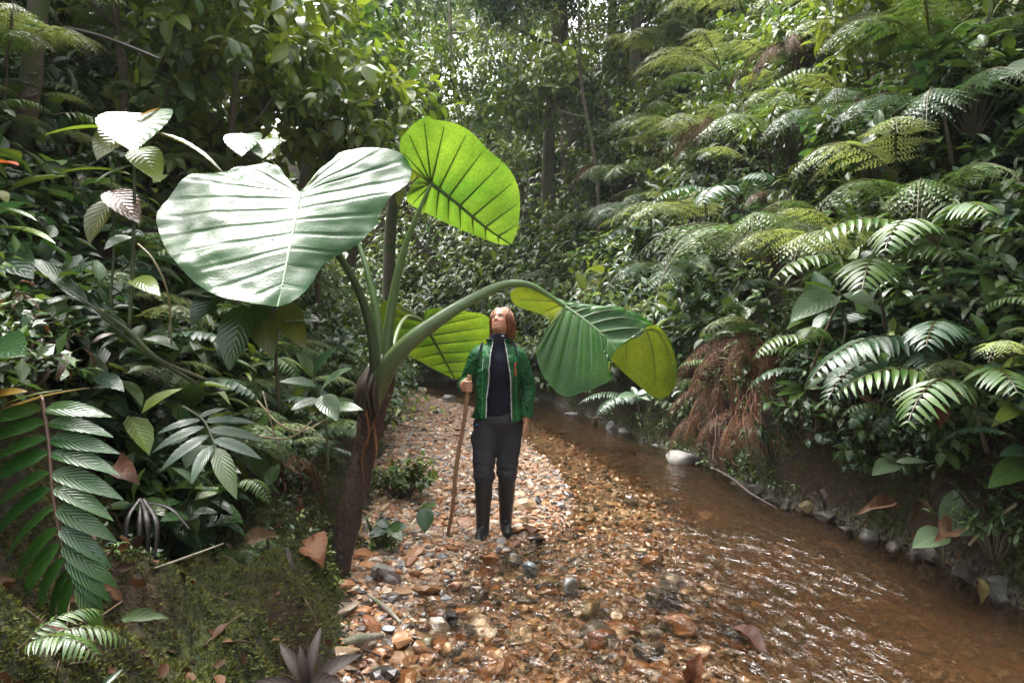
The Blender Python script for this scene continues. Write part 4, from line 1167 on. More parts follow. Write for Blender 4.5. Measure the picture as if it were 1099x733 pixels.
# hanging olive leaves under the giant leaf
leaf_plant("drooping_leaf_plant", "row of drooping olive leaves with ribbed blades, hanging below the giant glossy leaf", P(300, 430, 3.4),
    [(((300, 440, 3.4), (296, 380, 3.35), (300, 328, 3.3), (290, 318, 3.25)), [0.010, 0.006]), (((298, 350, 3.32), (270, 332, 3.25), (235, 318, 3.15)), [0.006, 0.004])],
    [((238, 314, 3.15), (205, 350, 3.05), .62, "dark", UPC, .25), ((262, 328, 3.2), (246, 398, 3.1), .48, "dark", UPF, .2), ((278, 330, 3.25), (294, 384, 3.15), .5, "olive", UPF, .2), ((304, 326, 3.3), (328, 374, 3.2), .46, "olive", UPF, .2), ((288, 322, 3.26), (268, 356, 3.15), .5, "dark", UPF, .2),
     ((230, 318, 3.15), (192, 316, 3.1), .55, "dark", UPC, .25), ((298, 345, 3.3), (345, 345, 3.2), .4, "dark", UPC, .25)], stemcol=(0.05, 0.05, 0.025))
leaf_plant("broadleaf_plant", "plant with paired silvery-green leaves beside the dark trunk", P(352, 500, 3.6),
    [(((352, 505, 3.6), (350, 460, 3.55), (342, 420, 3.5), (335, 400, 3.5)), [0.008, 0.004])],
    [((345, 420, 3.5), (378, 395, 3.4), .36, "silver", UPC, .25), ((345, 425, 3.5), (362, 452, 3.35), .5, "silver", UPC, .2), ((340, 415, 3.5), (300, 410, 3.4), .4, "blue", UPC, .25), ((337, 405, 3.5), (318, 378, 3.5), .4, "mid", UPC, .25), ((347, 435, 3.5), (333, 446, 3.4), .6, "olive", UPC, .2),
     ((336, 402, 3.5), (362, 372, 3.5), .38, "blue", UPC, .25), ((346, 440, 3.52), (390, 440, 3.45), .35, "mid", UPC, .25), ((344, 430, 3.5), (312, 440, 3.4), .42, "dark", UPC, .2)])
leaf_plant("red_tip_plant", "long narrow leaves with orange tips at the left edge, above the big foreground frond", P(-20, 445, 2.2),
    [], [((-14, 448, 2.2), (98, 416, 2.15), .10, (0.13, 0.10, 0.05), UPS, .15), ((-10, 440, 2.2), (70, 418, 2.25), .09, "olive", UPS, .2), ((-16, 428, 2.2), (30, 420, 2.2), .3, (0.26, 0.16, 0.03), UPC, .2), ((-20, 380, 2.2), (28, 382, 2.1), .7, "dark", UPC, .2)])
leaf_plant("broad_blade_plant", "plant of long pale-edged blades at the left edge, level with the giant leaf", P(-20, 290, 3.0),
    [], [((-10, 246, 3.0), (60, 262, 2.9), .22, "bright", UPS, .3), ((-10, 268, 3.0), (36, 300, 2.85), .5, "blue", UPC, .2), ((-12, 225, 3.0), (40, 238, 2.95), .25, "mid", UPS, .3), ((-14, 176, 3.0), (20, 178, 2.9), .35, (0.34, 0.08, 0.03), UPS, .2), ((-14, 205, 3.0), (8, 218, 2.9), .4, "olive", UPS, .2), ((-8, 300, 3.0), (46, 330, 2.9), .3, "mid", UPC, .3)])
# silver round leaves above the notch of the giant leaf
leaf_plant("round_leaf_plant", "two round silvery leaves on thin stalks above the giant glossy leaf", P(262, 230, 4.4),
    [(((270, 240, 4.4), (266, 200, 4.3), (262, 165, 4.2)), [0.006, 0.004]), (((272, 235, 4.4), (278, 195, 4.3), (281, 170, 4.25)), [0.006, 0.004])],
    [((264, 144, 4.3), (259, 168, 4.12), .85, "silver", (0, -.5, 1), .1), ((282, 150, 4.3), (282, 170, 4.15), .95, "silver", (0, -.5, 1), .1), ((268, 180, 4.3), (240, 190, 4.2), .4, "blue", UPC, .2)])
# leaf tufts of the right bank
leaf_plant("seedling", "young plant with four silver-green oval leaves on the right bank by the water", P(1012, 590, 3.9),
    [(((1012, 604, 3.92), (1014, 585, 3.88), (1016, 572, 3.85)), [0.008, 0.005])],
    [((1017, 572, 3.85), (1024, 525, 3.95), .62, "silver", (0, -1, .35), .12), ((1014, 573, 3.84), (979, 588, 3.68), .42, "silver", UPC, .2), ((1013, 571, 3.86), (984, 570, 3.85), .34, "silver", UPC, .2), ((1018, 573, 3.85), (1050, 574, 3.76), .40, "silver", UPC, .2)])
leaf_plant("seedling", "small plant with three slender pale-green leaves under the large glinting fern", P(962, 510, 4.4),
    [(((958, 514, 4.4), (962, 497, 4.38)), [0.006, 0.004])],
    [((962, 497, 4.36), (936, 510, 4.2), .42, "silver", UPC, .2), ((962, 496, 4.36), (997, 496, 4.3), .30, "silver", UPC, .2), ((962, 496, 4.36), (944, 487, 4.35), .45, "silver", UPC, .2), ((962, 498, 4.36), (970, 510, 4.25), .4, "dark", UPC, .2)])
leaf_plant("seedling", "small rosette of five lance-shaped leaves beside the rust-brown bank", P(858, 428, 5.1),
    [(((860, 438, 5.12), (862, 418, 5.08)), [0.006, 0.004])],
    [((862, 417, 5.08), (832, 411, 5.0), .26, "mid", UPC, .25), ((862, 418, 5.08), (833, 425, 4.95), .26, "mid", UPC, .25), ((863, 417, 5.08), (888, 403, 5.1), .30, "mid", UPC, .25), ((863, 418, 5.08), (886, 417, 5.0), .28, "mid", UPC, .25), ((862, 418, 5.08), (846, 433, 4.9), .28, "mid", UPC, .25)])
leaf_plant("seedling", "pair of pale leaves hanging over the far bank below the folded yellow leaf", P(684, 432, 6.6),
    [(((686, 440, 6.62), (682, 425, 6.6)), [0.007, 0.005])],
    [((682, 424, 6.6), (662, 427, 6.5), .4, "silver", UPC, .2), ((682, 424, 6.6), (678, 415, 6.7), .5, "blue", UPC, .2), ((683, 424, 6.6), (700, 418, 6.6), .4, "blue", UPC, .2), ((683, 425, 6.6), (698, 430, 6.5), .4, "mid", UPC, .2)])
leaf_plant("broadleaf_plant", "plant with big ribbed leaves on a bent yellow stem, above the large glinting fern", P(905, 360, 4.9),
    [(((896, 405, 5.0), (908, 350, 4.9), (900, 318, 4.85), (918, 290, 4.8), (928, 240, 4.8)), [0.009, 0.006])],
    [((905, 316, 4.85), (947, 338, 4.65), .55, "silver", UPC, .2), ((896, 317, 4.85), (848, 346, 4.65), .45, "silver", UPC, .25), ((898, 314, 4.85), (860, 303, 4.8), .2, "bright", UPC, .2), ((916, 290, 4.8), (876, 294, 4.75), .3, "mid", UPC, .25), ((920, 280, 4.8), (938, 270, 4.75), .65, "blue", UPC, .2), ((906, 300, 4.82), (926, 262, 4.85), .25, "bright", UPS, .2), ((918, 262, 4.8), (908, 255, 4.7), .9, "blue", UPF, .1)])
leaf_plant("lance_leaf_plant", "spray of long lance leaves at the right edge, glinting pale on top", P(1090, 320, 4.4),
    [(((1105, 330, 4.5), (1085, 300, 4.4), (1060, 296, 4.3), (1030, 298, 4.25)), [0.008, 0.004])],
    [((1085-i*11, 299, 4.4-.03*i), (1045-i*9-(i % 2)*6, 286+i*3+(i % 3)*8, 4.2-.03*i), .17, k, UPC, .35) for i, k in enumerate(("blue", "mid", "blue", "mid", "blue"))] +
    [((1085-i*10, 298, 4.4-.03*i), (1098-i*14, 326+i*2, 4.15), .36, k, UPC, .2) for i, k in enumerate(("mid", "blue", "dark"))] + [((1062, 296, 4.3), (1060, 335, 4.05), .5, "mid", UPF, .2)])
leaf_plant("lance_leaf_plant", "sapling with upright yellow-green leaves near the top right corner", P(1030, 90, 5.6),
    [(((1000, 150, 5.8), (1040, 80, 5.7), (1060, 20, 5.6), (1066, -10, 5.6)), [0.010, 0.006])],
    [((1042, 76, 5.7), (1001, 66, 5.55), .55, "bright", UPC, .15), ((1050, 66, 5.65), (1076, 62, 5.5), .8, "olive", UPF, .15), ((1058, 22, 5.6), (1018, 40, 5.5), .22, "bright", UPC, .3), ((1060, 18, 5.6), (1056, -8, 5.6), .4, "bright", UPF, .2), ((1046, 60, 5.65), (1010, 52, 5.5), .25, "mid", UPC, .3), ((1036, 86, 5.7), (1004, 95, 5.5), .25, "bright", UPC, .3), ((1060, 30, 5.6), (1090, 25, 5.5), .3, "mid", UPC, .3), ((1030, 95, 5.7), (985, 43, 5.7), .7, "bright", UPC, .2)])
leaf_plant("lance_leaf_plant", "plant with wide arching green blades at the right edge, below mid-height", P(1100, 470, 3.9),
    [], [((1108, 430, 3.9), (1064, 458, 3.7), .25, "bright", UPC, .35), ((1108, 410, 3.9), (1070, 424, 3.75), .25, "mid", UPC, .35), ((1110, 495, 3.8), (1060, 524, 3.6), .32, "mid", UPC, .2), ((1110, 488, 3.8), (1072, 490, 3.6), .25, "blue", UPC, .25), ((1110, 388, 3.9), (1075, 395, 3.8), .3, "bright", UPC, .3)])
# seedlings around the dark trunk
leaf_plant("seedling", "little plant with dark leaf pairs standing on the gravel right of the dark trunk", P(411, 596, 4.35),
    [(((413, 598, 4.38), (412, 580, 4.36), (416, 566, 4.34)), [0.011, 0.006])],
    [((415, 568, 4.34), (396, 577, 4.25), .6, "blue", UPC, .2), ((416, 567, 4.34), (438, 566, 4.3), .55, "dark", UPC, .2), ((416, 566, 4.34), (404, 558, 4.4), .6, "blue", UPC, .2), ((417, 566, 4.34), (432, 580, 4.22), .5, "dark", UPC, .3)])
leaf_plant("seedling", "single dark drooping leaf on a short stem between the dark trunk and the walking stick", P(452, 580, 4.6),
    [(((440, 560, 4.66), (450, 550, 4.6), (457, 546, 4.58)), [0.005, 0.003])],
    [((457, 545, 4.58), (456, 572, 4.5), .7, "dark", UPF, .2), ((450, 550, 4.6), (470, 540, 4.6), .5, "mid", UPC, .2)])
# leafy shrubs with many leaves
def shrub(label, loc, h, kind, n, lsz, tpl, spread=0.6, name="shrub", group=None, k=8, lean=(0, 0), droop=0.3):
    r = empty(name, loc, label, "shrub", group)
    g, f = Geo(), Geo()
    a = rng.uniform(0, 6.28, n); rad = np.sqrt(rng.uniform(0, 1, n))*spread
    tops = np.stack([np.cos(a)*rad+lean[0], np.sin(a)*rad+lean[1], h*rng.uniform(0.45, 1.0, n)*(1-0.4*(rad/spread)**2)], 1)
    for t in tops[: min(n, 26)]:
        tube(g, [(t[0]*0.08, t[1]*0.08, -0.1), t*np.array([.45, .45, .55]), t], [0.008, 0.003], 5, col=(0.07, 0.06, 0.03), n=8)
    mid_ = tops*np.array([.5, .5, .45])
    ax = norm(tops-mid_)
    ln = np.linalg.norm(tops-mid_, axis=1)*1.15
    kinds = kind if isinstance(kind, tuple) else (kind,)
    col = np.concatenate([leafcol(kinds[i % len(kinds)], 1) for i in range(n)])
    sprigs(f, mid_, ax, ln, k, tpl, rng.uniform(lsz[0], lsz[1], n), col, droop=droop)
    g.build("stem", M["stem"], r); f.build("foliage", M["leaf"], r)
    return r
for lb, px, py, off, h, kd, n, ls, tp, sp, dr in (
    ("bright green herb bush with small leaves, growing on the gravel right of the dark trunk", 432, 535, 0.0, 0.42, ("mid", "bright"), 60, (.05, .085), T_OV, 0.30, .2),
    ("low herb patch in front of the bright bush, beside the dark trunk's foot", 405, 590, 0.0, 0.22, ("mid", "bright"), 16, (.04, .06), T_OV, 0.16, .2),
    ("shrub of glossy dark leaves behind the dark trunk, left of the stream", 350, 455, .1, 0.9, ("blue", "mid"), 40, (.12, .19), T_HI, 0.5, .3),
    ("shrub with long pointed leaves under the drooping olive leaves", 295, 445, .1, 0.8, ("mid", "dark"), 34, (.13, .20), T_HL, 0.45, .35),
    ("dark shrub with oval leaves on the left bank, above the blue-green frond", 225, 425, .1, 0.7, ("dark", "mid"), 30, (.10, .16), T_HI, 0.42, .3),
    ("leafy sapling with pale young leaves behind the shining white leaf, upper left", 160, 215, .3, 1.0, ("bright", "mid"), 40, (.14, .22), T_HI, 0.6, .35),
    ("pale sunlit bush with white-glinting leaves on the far slope, right of the tallest leaf", 596, 195, .4, 1.0, ("bright", "blue"), 46, (.13, .2), T_HI, 0.75, .35),
    ("dark-leaved shrub at the foot of the far slope above the woman", 575, 275, .3, 1.0, ("dark", "blue"), 46, (.13, .2), T_HI, 0.7, .35),
    ("shrub with broad mid-green leaves above the folded leaf", 660, 300, .3, 0.8, ("mid", "blue"), 40, (.13, .2), T_HI, 0.6, .35),
    ("shrub with dark narrow leaves above the yellow half of the folded leaf", 735, 310, .3, 0.7, ("dark", "mid"), 36, (.12, .2), T_HL, 0.5, .4),
    ("bush of long bright leaves in the middle of the right slope", 870, 190, .4, 0.9, ("bright", "mid"), 46, (.16, .26), T_HL, 0.6, .45),
    ("shrub with large oval leaves below the top right corner", 980, 210, .4, 0.8, ("mid", "blue"), 36, (.14, .22), T_HI, 0.55, .35),
    ("dark shrub with broad leaves at the right edge, above the lance-leaf spray", 1070, 170, .4, 0.8, ("dark", "mid"), 36, (.16, .24), T_HI, 0.5, .35),
    ("yellow-green bush at the top centre right, on the slope's shoulder", 690, 95, .4, 1.1, ("bright", "bright", "mid"), 50, (.16, .24), T_HI, 0.8, .35),
    ("bush of slender arching leaves high on the right slope, left of the top right sapling", 900, 85, .4, 0.9, ("bright", "mid", "blue"), 46, (.2, .3), T_HL, 0.65, .5),
    ("sprawling shrub with mid-green leaves low on the right bank, right of the rust-brown roots", 930, 420, .15, 0.5, ("mid", "dark"), 30, (.08, .13), T_HI, 0.4, .35),
    ("low leafy shrub at the right edge of the bank, beside the young silver-green plant", 1075, 590, .05, 0.3, ("mid", "dark"), 40, (.04, .07), T_HL, 0.3, .3),
    ("dim shrub by the far water's edge, behind the woman's shoulder", 590, 400, .1, 0.7, ("dark", "mid"), 30, (.1, .16), T_HI, 0.5, .35),
    ("shrub with pointed leaves far back between the leaf stalks", 425, 330, .2, 1.2, ("mid", "bright"), 46, (.15, .24), T_HI, 0.8, .35),
):
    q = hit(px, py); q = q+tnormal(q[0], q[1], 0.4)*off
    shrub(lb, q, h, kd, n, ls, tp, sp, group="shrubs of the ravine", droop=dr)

# ------------------------------------------------------------------ roots, vines, dead leaves, stumps
def bunch(name, label, cat, root, parts, mat="stem", part="strand"):
    r = empty(name, root, label, cat)
    for pts, rad, col in parts:
        g = Geo(); tube(g, pts, rad, 6, col=col, n=26, rough=0.2); under(g, part, M[mat], r)
    return r
for nm_, lb, px, py, w, h, n, col in (
    ("hanging_roots", "mat of rust-brown roots hanging down the bare right bank, right of the folded yellow leaf", 806, 425, 74, 125, 80, (0.19, 0.070, 0.028)),
    ("hanging_roots", "dark roots and dead stems hanging over the water behind the white rock", 778, 478, 40, 70, 34, (0.09, 0.032, 0.018)),
    ("hanging_roots", "pale brown rootlets hanging below the rosette of five leaves", 862, 458, 18, 40, 12, (0.17, 0.10, 0.05)),
    ("hanging_roots", "dry brown stems hanging below the large glinting fern", 930, 450, 14, 40, 9, (0.16, 0.085, 0.04)),
):
    c = hit(px, py)
    d = c[1]-0.12
    parts = []
    r_ = np.random.default_rng(px)
    for i in range(n):
        x, y = px+r_.uniform(-w/2, w/2), py-h/2+r_.uniform(-10, 10)
        y2 = py+h/2*r_.uniform(0.3, 1.1)
        q0 = hit(x, y); q0[1] -= 0.05
        q2 = hit(x+r_.normal(0, 5), y2); q2[1] -= 0.06; q2[2] = max(q2[2], 0.02)
        m_ = (q0+q2)/2+np.array([-0.05, -0.10, 0.05])*r_.uniform(.3, 1.2)+r_.normal(0, .03, 3)
        m2 = q0*.3+q2*.7+np.array([-.03, -.06, 0])+r_.normal(0, .05, 3); m1 = q0*.75+q2*.25+np.array([-.03, -.07, .03])+r_.normal(0, .05, 3)
        parts.append((np.array([q0, m1, m_, m2, q2]), [0.009*r_.uniform(.35, 1.4), 0.003], np.array(col)*r_.uniform(.6, 1.4)))
    bunch(nm_, lb, "roots", c, parts, part="root")
bunch("liana", "thin bent liana looping down the dark right slope, above the lance-leaf spray", "vine", P(960, 240, 4.9), [(PP((992, 200, 4.9), (985, 260, 4.8), (965, 280, 4.75), (938, 296, 4.75)), [0.008, 0.006], (0.10, 0.10, 0.04))])
bunch("liana", "long bare stem slanting across the bank below the spreading ribbed plant", "vine", P(885, 350, 4.8), [(PP((902, 318, 4.82), (884, 360, 4.8), (868, 405, 4.9)), [0.007, 0.005], (0.16, 0.11, 0.06))])
bunch("liana", "pale bent stem behind the young silver-green plant at the right edge", "vine", P(1080, 540, 3.9), [(PP((1099, 535, 3.8), (1078, 550, 3.8), (1052, 572, 3.82), (1040, 585, 3.85)), [0.012, 0.007], (0.22, 0.2, 0.10))])
bunch("liana", "dark thin branch lying along the right bank above the water's edge", "branch", P(800, 525, 5.2), [(PP((768, 504, 5.6), (786, 514, 5.45), (806, 530, 5.25), (835, 546, 5.05)), [0.016, 0.013, 0.011, 0.006], (0.9, 0.8, 0.7))], mat="bark_wet")
bunch("liana", "greenish stem running down the left bank under the tall stalk plant", "vine", P(160, 370, 3.2), [(PP((95, 325, 3.1), (135, 352, 3.1), (170, 385, 3.15), (222, 408, 3.3)), [0.010, 0.008], (0.10, 0.11, 0.05))])
bunch("liana", "pale curved stem arching down beside the tall stalk plant", "vine", P(170, 310, 3.2), [(PP((148, 262, 3.1), (165, 280, 3.05), (180, 315, 3.05), (184, 370, 3.1)), [0.005, 0.004], (0.2, 0.16, 0.08))])
bunch("liana", "bare leaning branch crossing the forest at the top, left of centre", "branch", P(365, 110, 9.0), [(PP((404, -12, 9.0), (395, 30, 9.0), (378, 75, 9.0), (364, 115, 9.0)), [0.03, 0.022], (0.17, 0.13, 0.09)), (PP((380, 70, 9.0), (355, 88, 8.9), (336, 108, 8.8)), [0.016, 0.008], (0.14, 0.1, 0.07))])
bunch("liana", "thin dark twig arching across the left foliage near the top", "branch", P(120, 45, 4.6), [(PP((70, 30, 4.8), (110, 40, 4.6), (150, 55, 4.5), (172, 64, 4.5)), [0.014, 0.008], (0.06, 0.05, 0.035))])
bunch("liana", "yellowish tangled vines on the left bank, left of the silvery-leaved plant", "vine", P(290, 470, 3.4), [(PP((276, 430, 3.4), (300, 455, 3.3), (325, 462, 3.3), (350, 450, 3.4)), [0.005, 0.004], (0.2, 0.15, 0.07)), (PP((276, 468, 3.3), (310, 470, 3.25), (335, 452, 3.3)), [0.005, 0.004], (0.18, 0.13, 0.06)), (PP((282, 420, 3.4), (290, 450, 3.3), (300, 485, 3.3)), [0.004, 0.003], (0.15, 0.1, 0.06))])

def dead_leaf(label, base, tip, w, up, col, curl=0.5, fold=0.3, cat="dead leaf", group=None):
    col = np.array(col)*0.38; curl *= 1.7; fold *= 1.5
    b, t = P(*base), P(*tip)
    V, F, U = chord(template(14, w, curl, fold, 0.45))
    V = V.copy(); V[:, 2] += 0.13*fbm(V[:, 0]*5+b[0]*31, V[:, 1]*5, b[2]*17, 3); V[:, 0] *= 1+0.5*fbm(V[:, 1]*7, b[0]*9, 1.0, 3)
    g = Geo()
    R = frames(np.array([t-b]), np.array([up]))[0]
    L = np.linalg.norm(t-b)
    g.add(V@R.T*L, F, None, np.array(col)*np.random.default_rng(len(label)).uniform(.85, 1.1, (len(V), 1)), U)
    r = g.build("dead_leaf", M["dead_leaf"])
    r.location = b
    return tag(r, label, cat, group)
dead_leaf("large curled brown leaf lying against the foot of the dark trunk", (322, 584, 3.5), (347, 608, 3.4), .85, (0.1, -.25, .95), (0.34, 0.14, 0.06), .25, .25)
dead_leaf("brown leaf caught behind the big foreground frond", (122, 505, 2.6), (150, 520, 2.5), .6, UPC, (0.14, 0.055, 0.025))
dead_leaf("pale brown leaf on the bank left of the young silver-green plant", (960, 548, 4.2), (918, 552, 4.1), .3, UPC, (0.20, 0.10, 0.055), .4, .5)
dead_leaf("curled orange-brown leaf at the stem of the young silver-green plant", (1022, 570, 3.8), (1003, 582, 3.7), .6, UPC, (0.30, 0.16, 0.08), .4, .4)
dead_leaf("yellow-and-brown leaf hanging into the water at the right bank", (1048, 620, 3.62), (1052, 650, 3.55), .4, UPF, (0.16, 0.12, 0.03), .3, .4)
dead_leaf("dull brown leaf hanging on the mossy right bank", (984, 535, 4.1), (975, 565, 4.0), .5, UPF, (0.10, 0.055, 0.025), .3, .4)
dead_leaf("small dark coiled frond stump on the mossy right bank", (878, 528, 4.95), (886, 552, 4.8), .42, UPF, (0.035, 0.022, 0.018), .8, .5)
dead_leaf("two-toned brown leaf hanging below the large glinting fern", (1000, 436, 3.9), (1008, 460, 3.8), .7, UPF, (0.24, 0.085, 0.035), .3, .3)
dead_leaf("reddish dead leaf tip at the right edge of the shallow water, bottom", (740, 735, 2.85), (752, 700, 2.88), .55, UPC, (0.20, 0.07, 0.025), .2, .3)
dead_leaf("dark red-brown leaf lying in the shallow water at lower right", (785, 672, 3.3), (826, 714, 3.05), .34, UPS, (0.10, 0.035, 0.018), .15, .3)
dead_leaf("flat brown dead leaf on the wet gravel beside the woman's boots", (541, 577, 4.78), (586, 572, 4.85), .34, UPS, (0.17, 0.07, 0.03), .1, .3)
dead_leaf("yellow-brown leaf among the bank litter, left of the dark trunk", (262, 585, 3.0), (300, 575, 3.05), .5, UPC, (0.18, 0.11, 0.04), .3, .3)
dead_leaf("long dry leaf lying on the moss at the lower left", (130, 665, 2.0), (182, 664, 2.0), .26, UPC, (0.06, 0.11, 0.03), .3, .2)
r = empty("withered_palm", P(335, 745, 2.3), "withered grey-brown rosette of dry leaves at the bottom edge, left of the gravel", "dead plant")
for i, (b, t, w) in enumerate((((330, 738, 2.3), (300, 690, 2.4), .22), ((332, 735, 2.3), (345, 672, 2.45), .18), ((335, 738, 2.3), (388, 702, 2.4), .3), ((332, 740, 2.3), (372, 736, 2.2), .3), ((328, 742, 2.3), (262, 735, 2.3), .2), ((330, 738, 2.3), (322, 692, 2.35), .25))):
    g = Geo(); b, t = P(*b), P(*t)
    put_leaves(g, chord(template(10, w, .6, .4, .5)), [b], [t-b], [UPC], [np.linalg.norm(t-b)], np.array([(0.026, 0.019, 0.016)])); under(g, "leaf", M["dead_leaf"], r)
r = empty("withered_palm", P(158, 545, 2.7), "black withered frond drooping on the left bank beside the big foreground frond", "dead plant")
for i, (b, m_, t) in enumerate((((150, 535, 2.7), (136, 560, 2.6), (134, 605, 2.55)), ((152, 535, 2.7), (150, 565, 2.6), (148, 612, 2.55)), ((154, 535, 2.7), (168, 560, 2.6), (166, 600, 2.55)), ((150, 538, 2.7), (182, 545, 2.65), (204, 568, 2.6)), ((152, 536, 2.7), (158, 560, 2.58), (158, 612, 2.55)))):
    g = Geo(); tube(g, PP(b, m_, t), [0.008, 0.011, 0.003], 7, col=(0.016, 0.011, 0.010), n=30, rough=0.7, flat=0.35); under(g, "leaf", M["stem"], r)
def stump(label, pts, rad, mat="bark_wet", col=(1, 1, 1), name="stump", cat="stump"):
    g = Geo(); p = PP(*pts); o = p[0].copy(); tube(g, p-o, rad, 14, n=40, rough=0.35, col=col)
    r = g.build(name, M[mat]); r.location = o
    return tag(r, label, cat)
stump("rotten dark stick standing in the moss, left of the dark trunk's foot", ((322, 670, 3.1), (318, 640, 3.05), (312, 610, 3.05), (308, 588, 3.08)), [0.03, 0.028, 0.02, 0.007])
stump("short broken stub in the moss, just left of the rotten standing stick", ((292, 628, 3.1), (290, 600, 3.1), (287, 578, 3.1)), [0.022, 0.016, 0.006])
stump("thin dark twig lying on the gravel at the bottom left, bent at one end", ((362, 664, 3.28), (378, 688, 3.10), (408, 704, 2.97)), [0.007, 0.010, 0.005], name="twig", cat="twig")
stump("wet grey driftwood piece half sunk in gravel at the lower left", ((362, 692, 3.05), (385, 686, 3.08), (412, 681, 3.11)), [0.012, 0.026, 0.010], "bark_pale", name="driftwood", cat="driftwood")
stump("slim weathered driftwood on the gravel left of the boots", ((395, 638, 3.58), (415, 653, 3.46), (430, 668, 3.36)), [0.008, 0.016, 0.006], "bark_pale", name="driftwood", cat="driftwood")
stump("long thin twig across the dark left bank above the moss", ((165, 610, 2.4), (200, 598, 2.45), (240, 583, 2.5)), [0.003, 0.004, 0.002], "bark_pale", name="twig", cat="twig")

# loose litter of dead leaves and twig bits on both banks
g = Geo()
for side, n, y0, y1 in ((-1, 800, 1.3, 9), (1, 1300, 2.6, 10)):
    x, y, z, d = slope_points(side, n, y0, y1, -0.12, 1.5)
    m = len(x); nm = tnormal(x, y, .08)
    put_leaves(g, T_OV, np.stack([x, y, z+.006], -1)+nm*.008, norm(rng.normal(0, 1, (m, 3))-nm*.3), nm+rng.normal(0, .35, (m, 3)), rng.uniform(.025, .075, m), leafcol("brown", m)*rng.uniform(.25, 1.0, (m, 1)))
    for i in range(0, m, 9):
        a = np.array([x[i], y[i], z[i]])+nm[i]*.015; b = a+np.array([rng.normal(0, .12), rng.normal(0, .12), 0]); b[2] = terrain(b[0], b[1])+.02
        tube(g, [a, (a+b)/2+nm[i]*.01, b], [.004, .002], 4, col=np.array([.09, .06, .04])*rng.uniform(.4, 1.5), n=6)
tag(g.build("leaf_litter", M["dead_leaf"]), "loose brown dead leaves and twigs scattered over both banks", "leaf litter", kind="stuff")

# ------------------------------------------------------------------ stones one can tell apart
def stone_mesh(seed, flat, sub=3, ang=0.8):
    V, F = ico(sub)
    r = np.random.default_rng(seed)
    V = V*np.array([1.0, r.uniform(.62, .85), flat])
    for _ in range(9):            # chip flat faces
        n = norm(r.normal(0, 1, 3)*np.array([1, 1, .8])); k = r.uniform(.42, .7)*np.linalg.norm(n*np.array([1, .75, flat]))
        dd = V@n-k
        V = V-np.clip(dd, 0, None)[:, None]*n*ang*1.5
    V = V+V*0.22*fbm(V[:, 0]*2.4+seed, V[:, 1]*3, V[:, 2]*3, 3)[:, None]
    return V, F
STM = {}
def stone_mat(key, c1, c2, rough):
    m, t, b, out = nodes_of("stone_"+key)
    L = t.links.new
    tc = t.nodes.new("ShaderNodeTexCoord")
    n1 = N(t, "ShaderNodeTexNoise", Scale=6.0, Detail=6.0, Roughness=0.65, Distortion=0.5); L(tc.outputs["Object"], n1.inputs["Vector"])
    n2 = N(t, "ShaderNodeTexNoise", Scale=55.0, Detail=4.0); L(tc.outputs["Object"], n2.inputs["Vector"])
    c = ramp(t, n1.outputs[0], [(0.35, c1), (0.65, c2)])
    L(mixc(t, 1.0, c, ramp(t, n2.outputs[0], [(0.3, (.75, .75, .75)), (.7, (1.2, 1.2, 1.2))]), 'MULTIPLY'), b.inputs["Base Color"])
    b.inputs["Roughness"].default_value = rough
    bm = N(t, "ShaderNodeBump", Strength=0.6, Distance=0.01); L(math_n(t, 'ADD', n1.outputs[0], math_n(t, 'MULTIPLY', n2.outputs[0], .4)), bm.inputs["Height"]); L(bm.outputs[0], b.inputs["Normal"])
    return m
for k, c1, c2, ro in (("orange", (.28, .115, .04), (.44, .22, .09), .35), ("tan", (.30, .20, .11), (.45, .33, .2), .4), ("grey", (.12, .12, .12), (.22, .22, .22), .3), ("white", (.15, .14, .13), (.30, .28, .25), .6),
                      ("rust", (.11, .04, .018), (.24, .09, .03), .25), ("dark", (.022, .019, .015), (.075, .06, .046), .55), ("murk", (.035, .034, .03), (.11, .105, .09), .6), ("olive", (.085, .07, .035), (.17, .13, .065), .25), ("slate", (.10, .12, .14), (.19, .215, .24), .3), ("pink", (.36, .18, .11), (.5, .3, .21), .35)):
    STM[k] = stone_mat(k, c1, c2, ro)
stone_i = 0
bank = [(k, px, py, w, .6, "dark wet rock bedded in the foot of the right bank") for k, px, py, w in (
    ("dark", 706, 487, 20), ("dark", 790, 528, 26), ("dark", 815, 538, 30), ("dark", 846, 552, 26), ("dark", 890, 570, 30), ("dark", 912, 580, 26), ("dark", 960, 600, 32), ("dark", 985, 607, 26), ("dark", 1040, 632, 34), ("dark", 1062, 640, 28), ("dark", 690, 480, 18), ("dark", 828, 546, 18))]
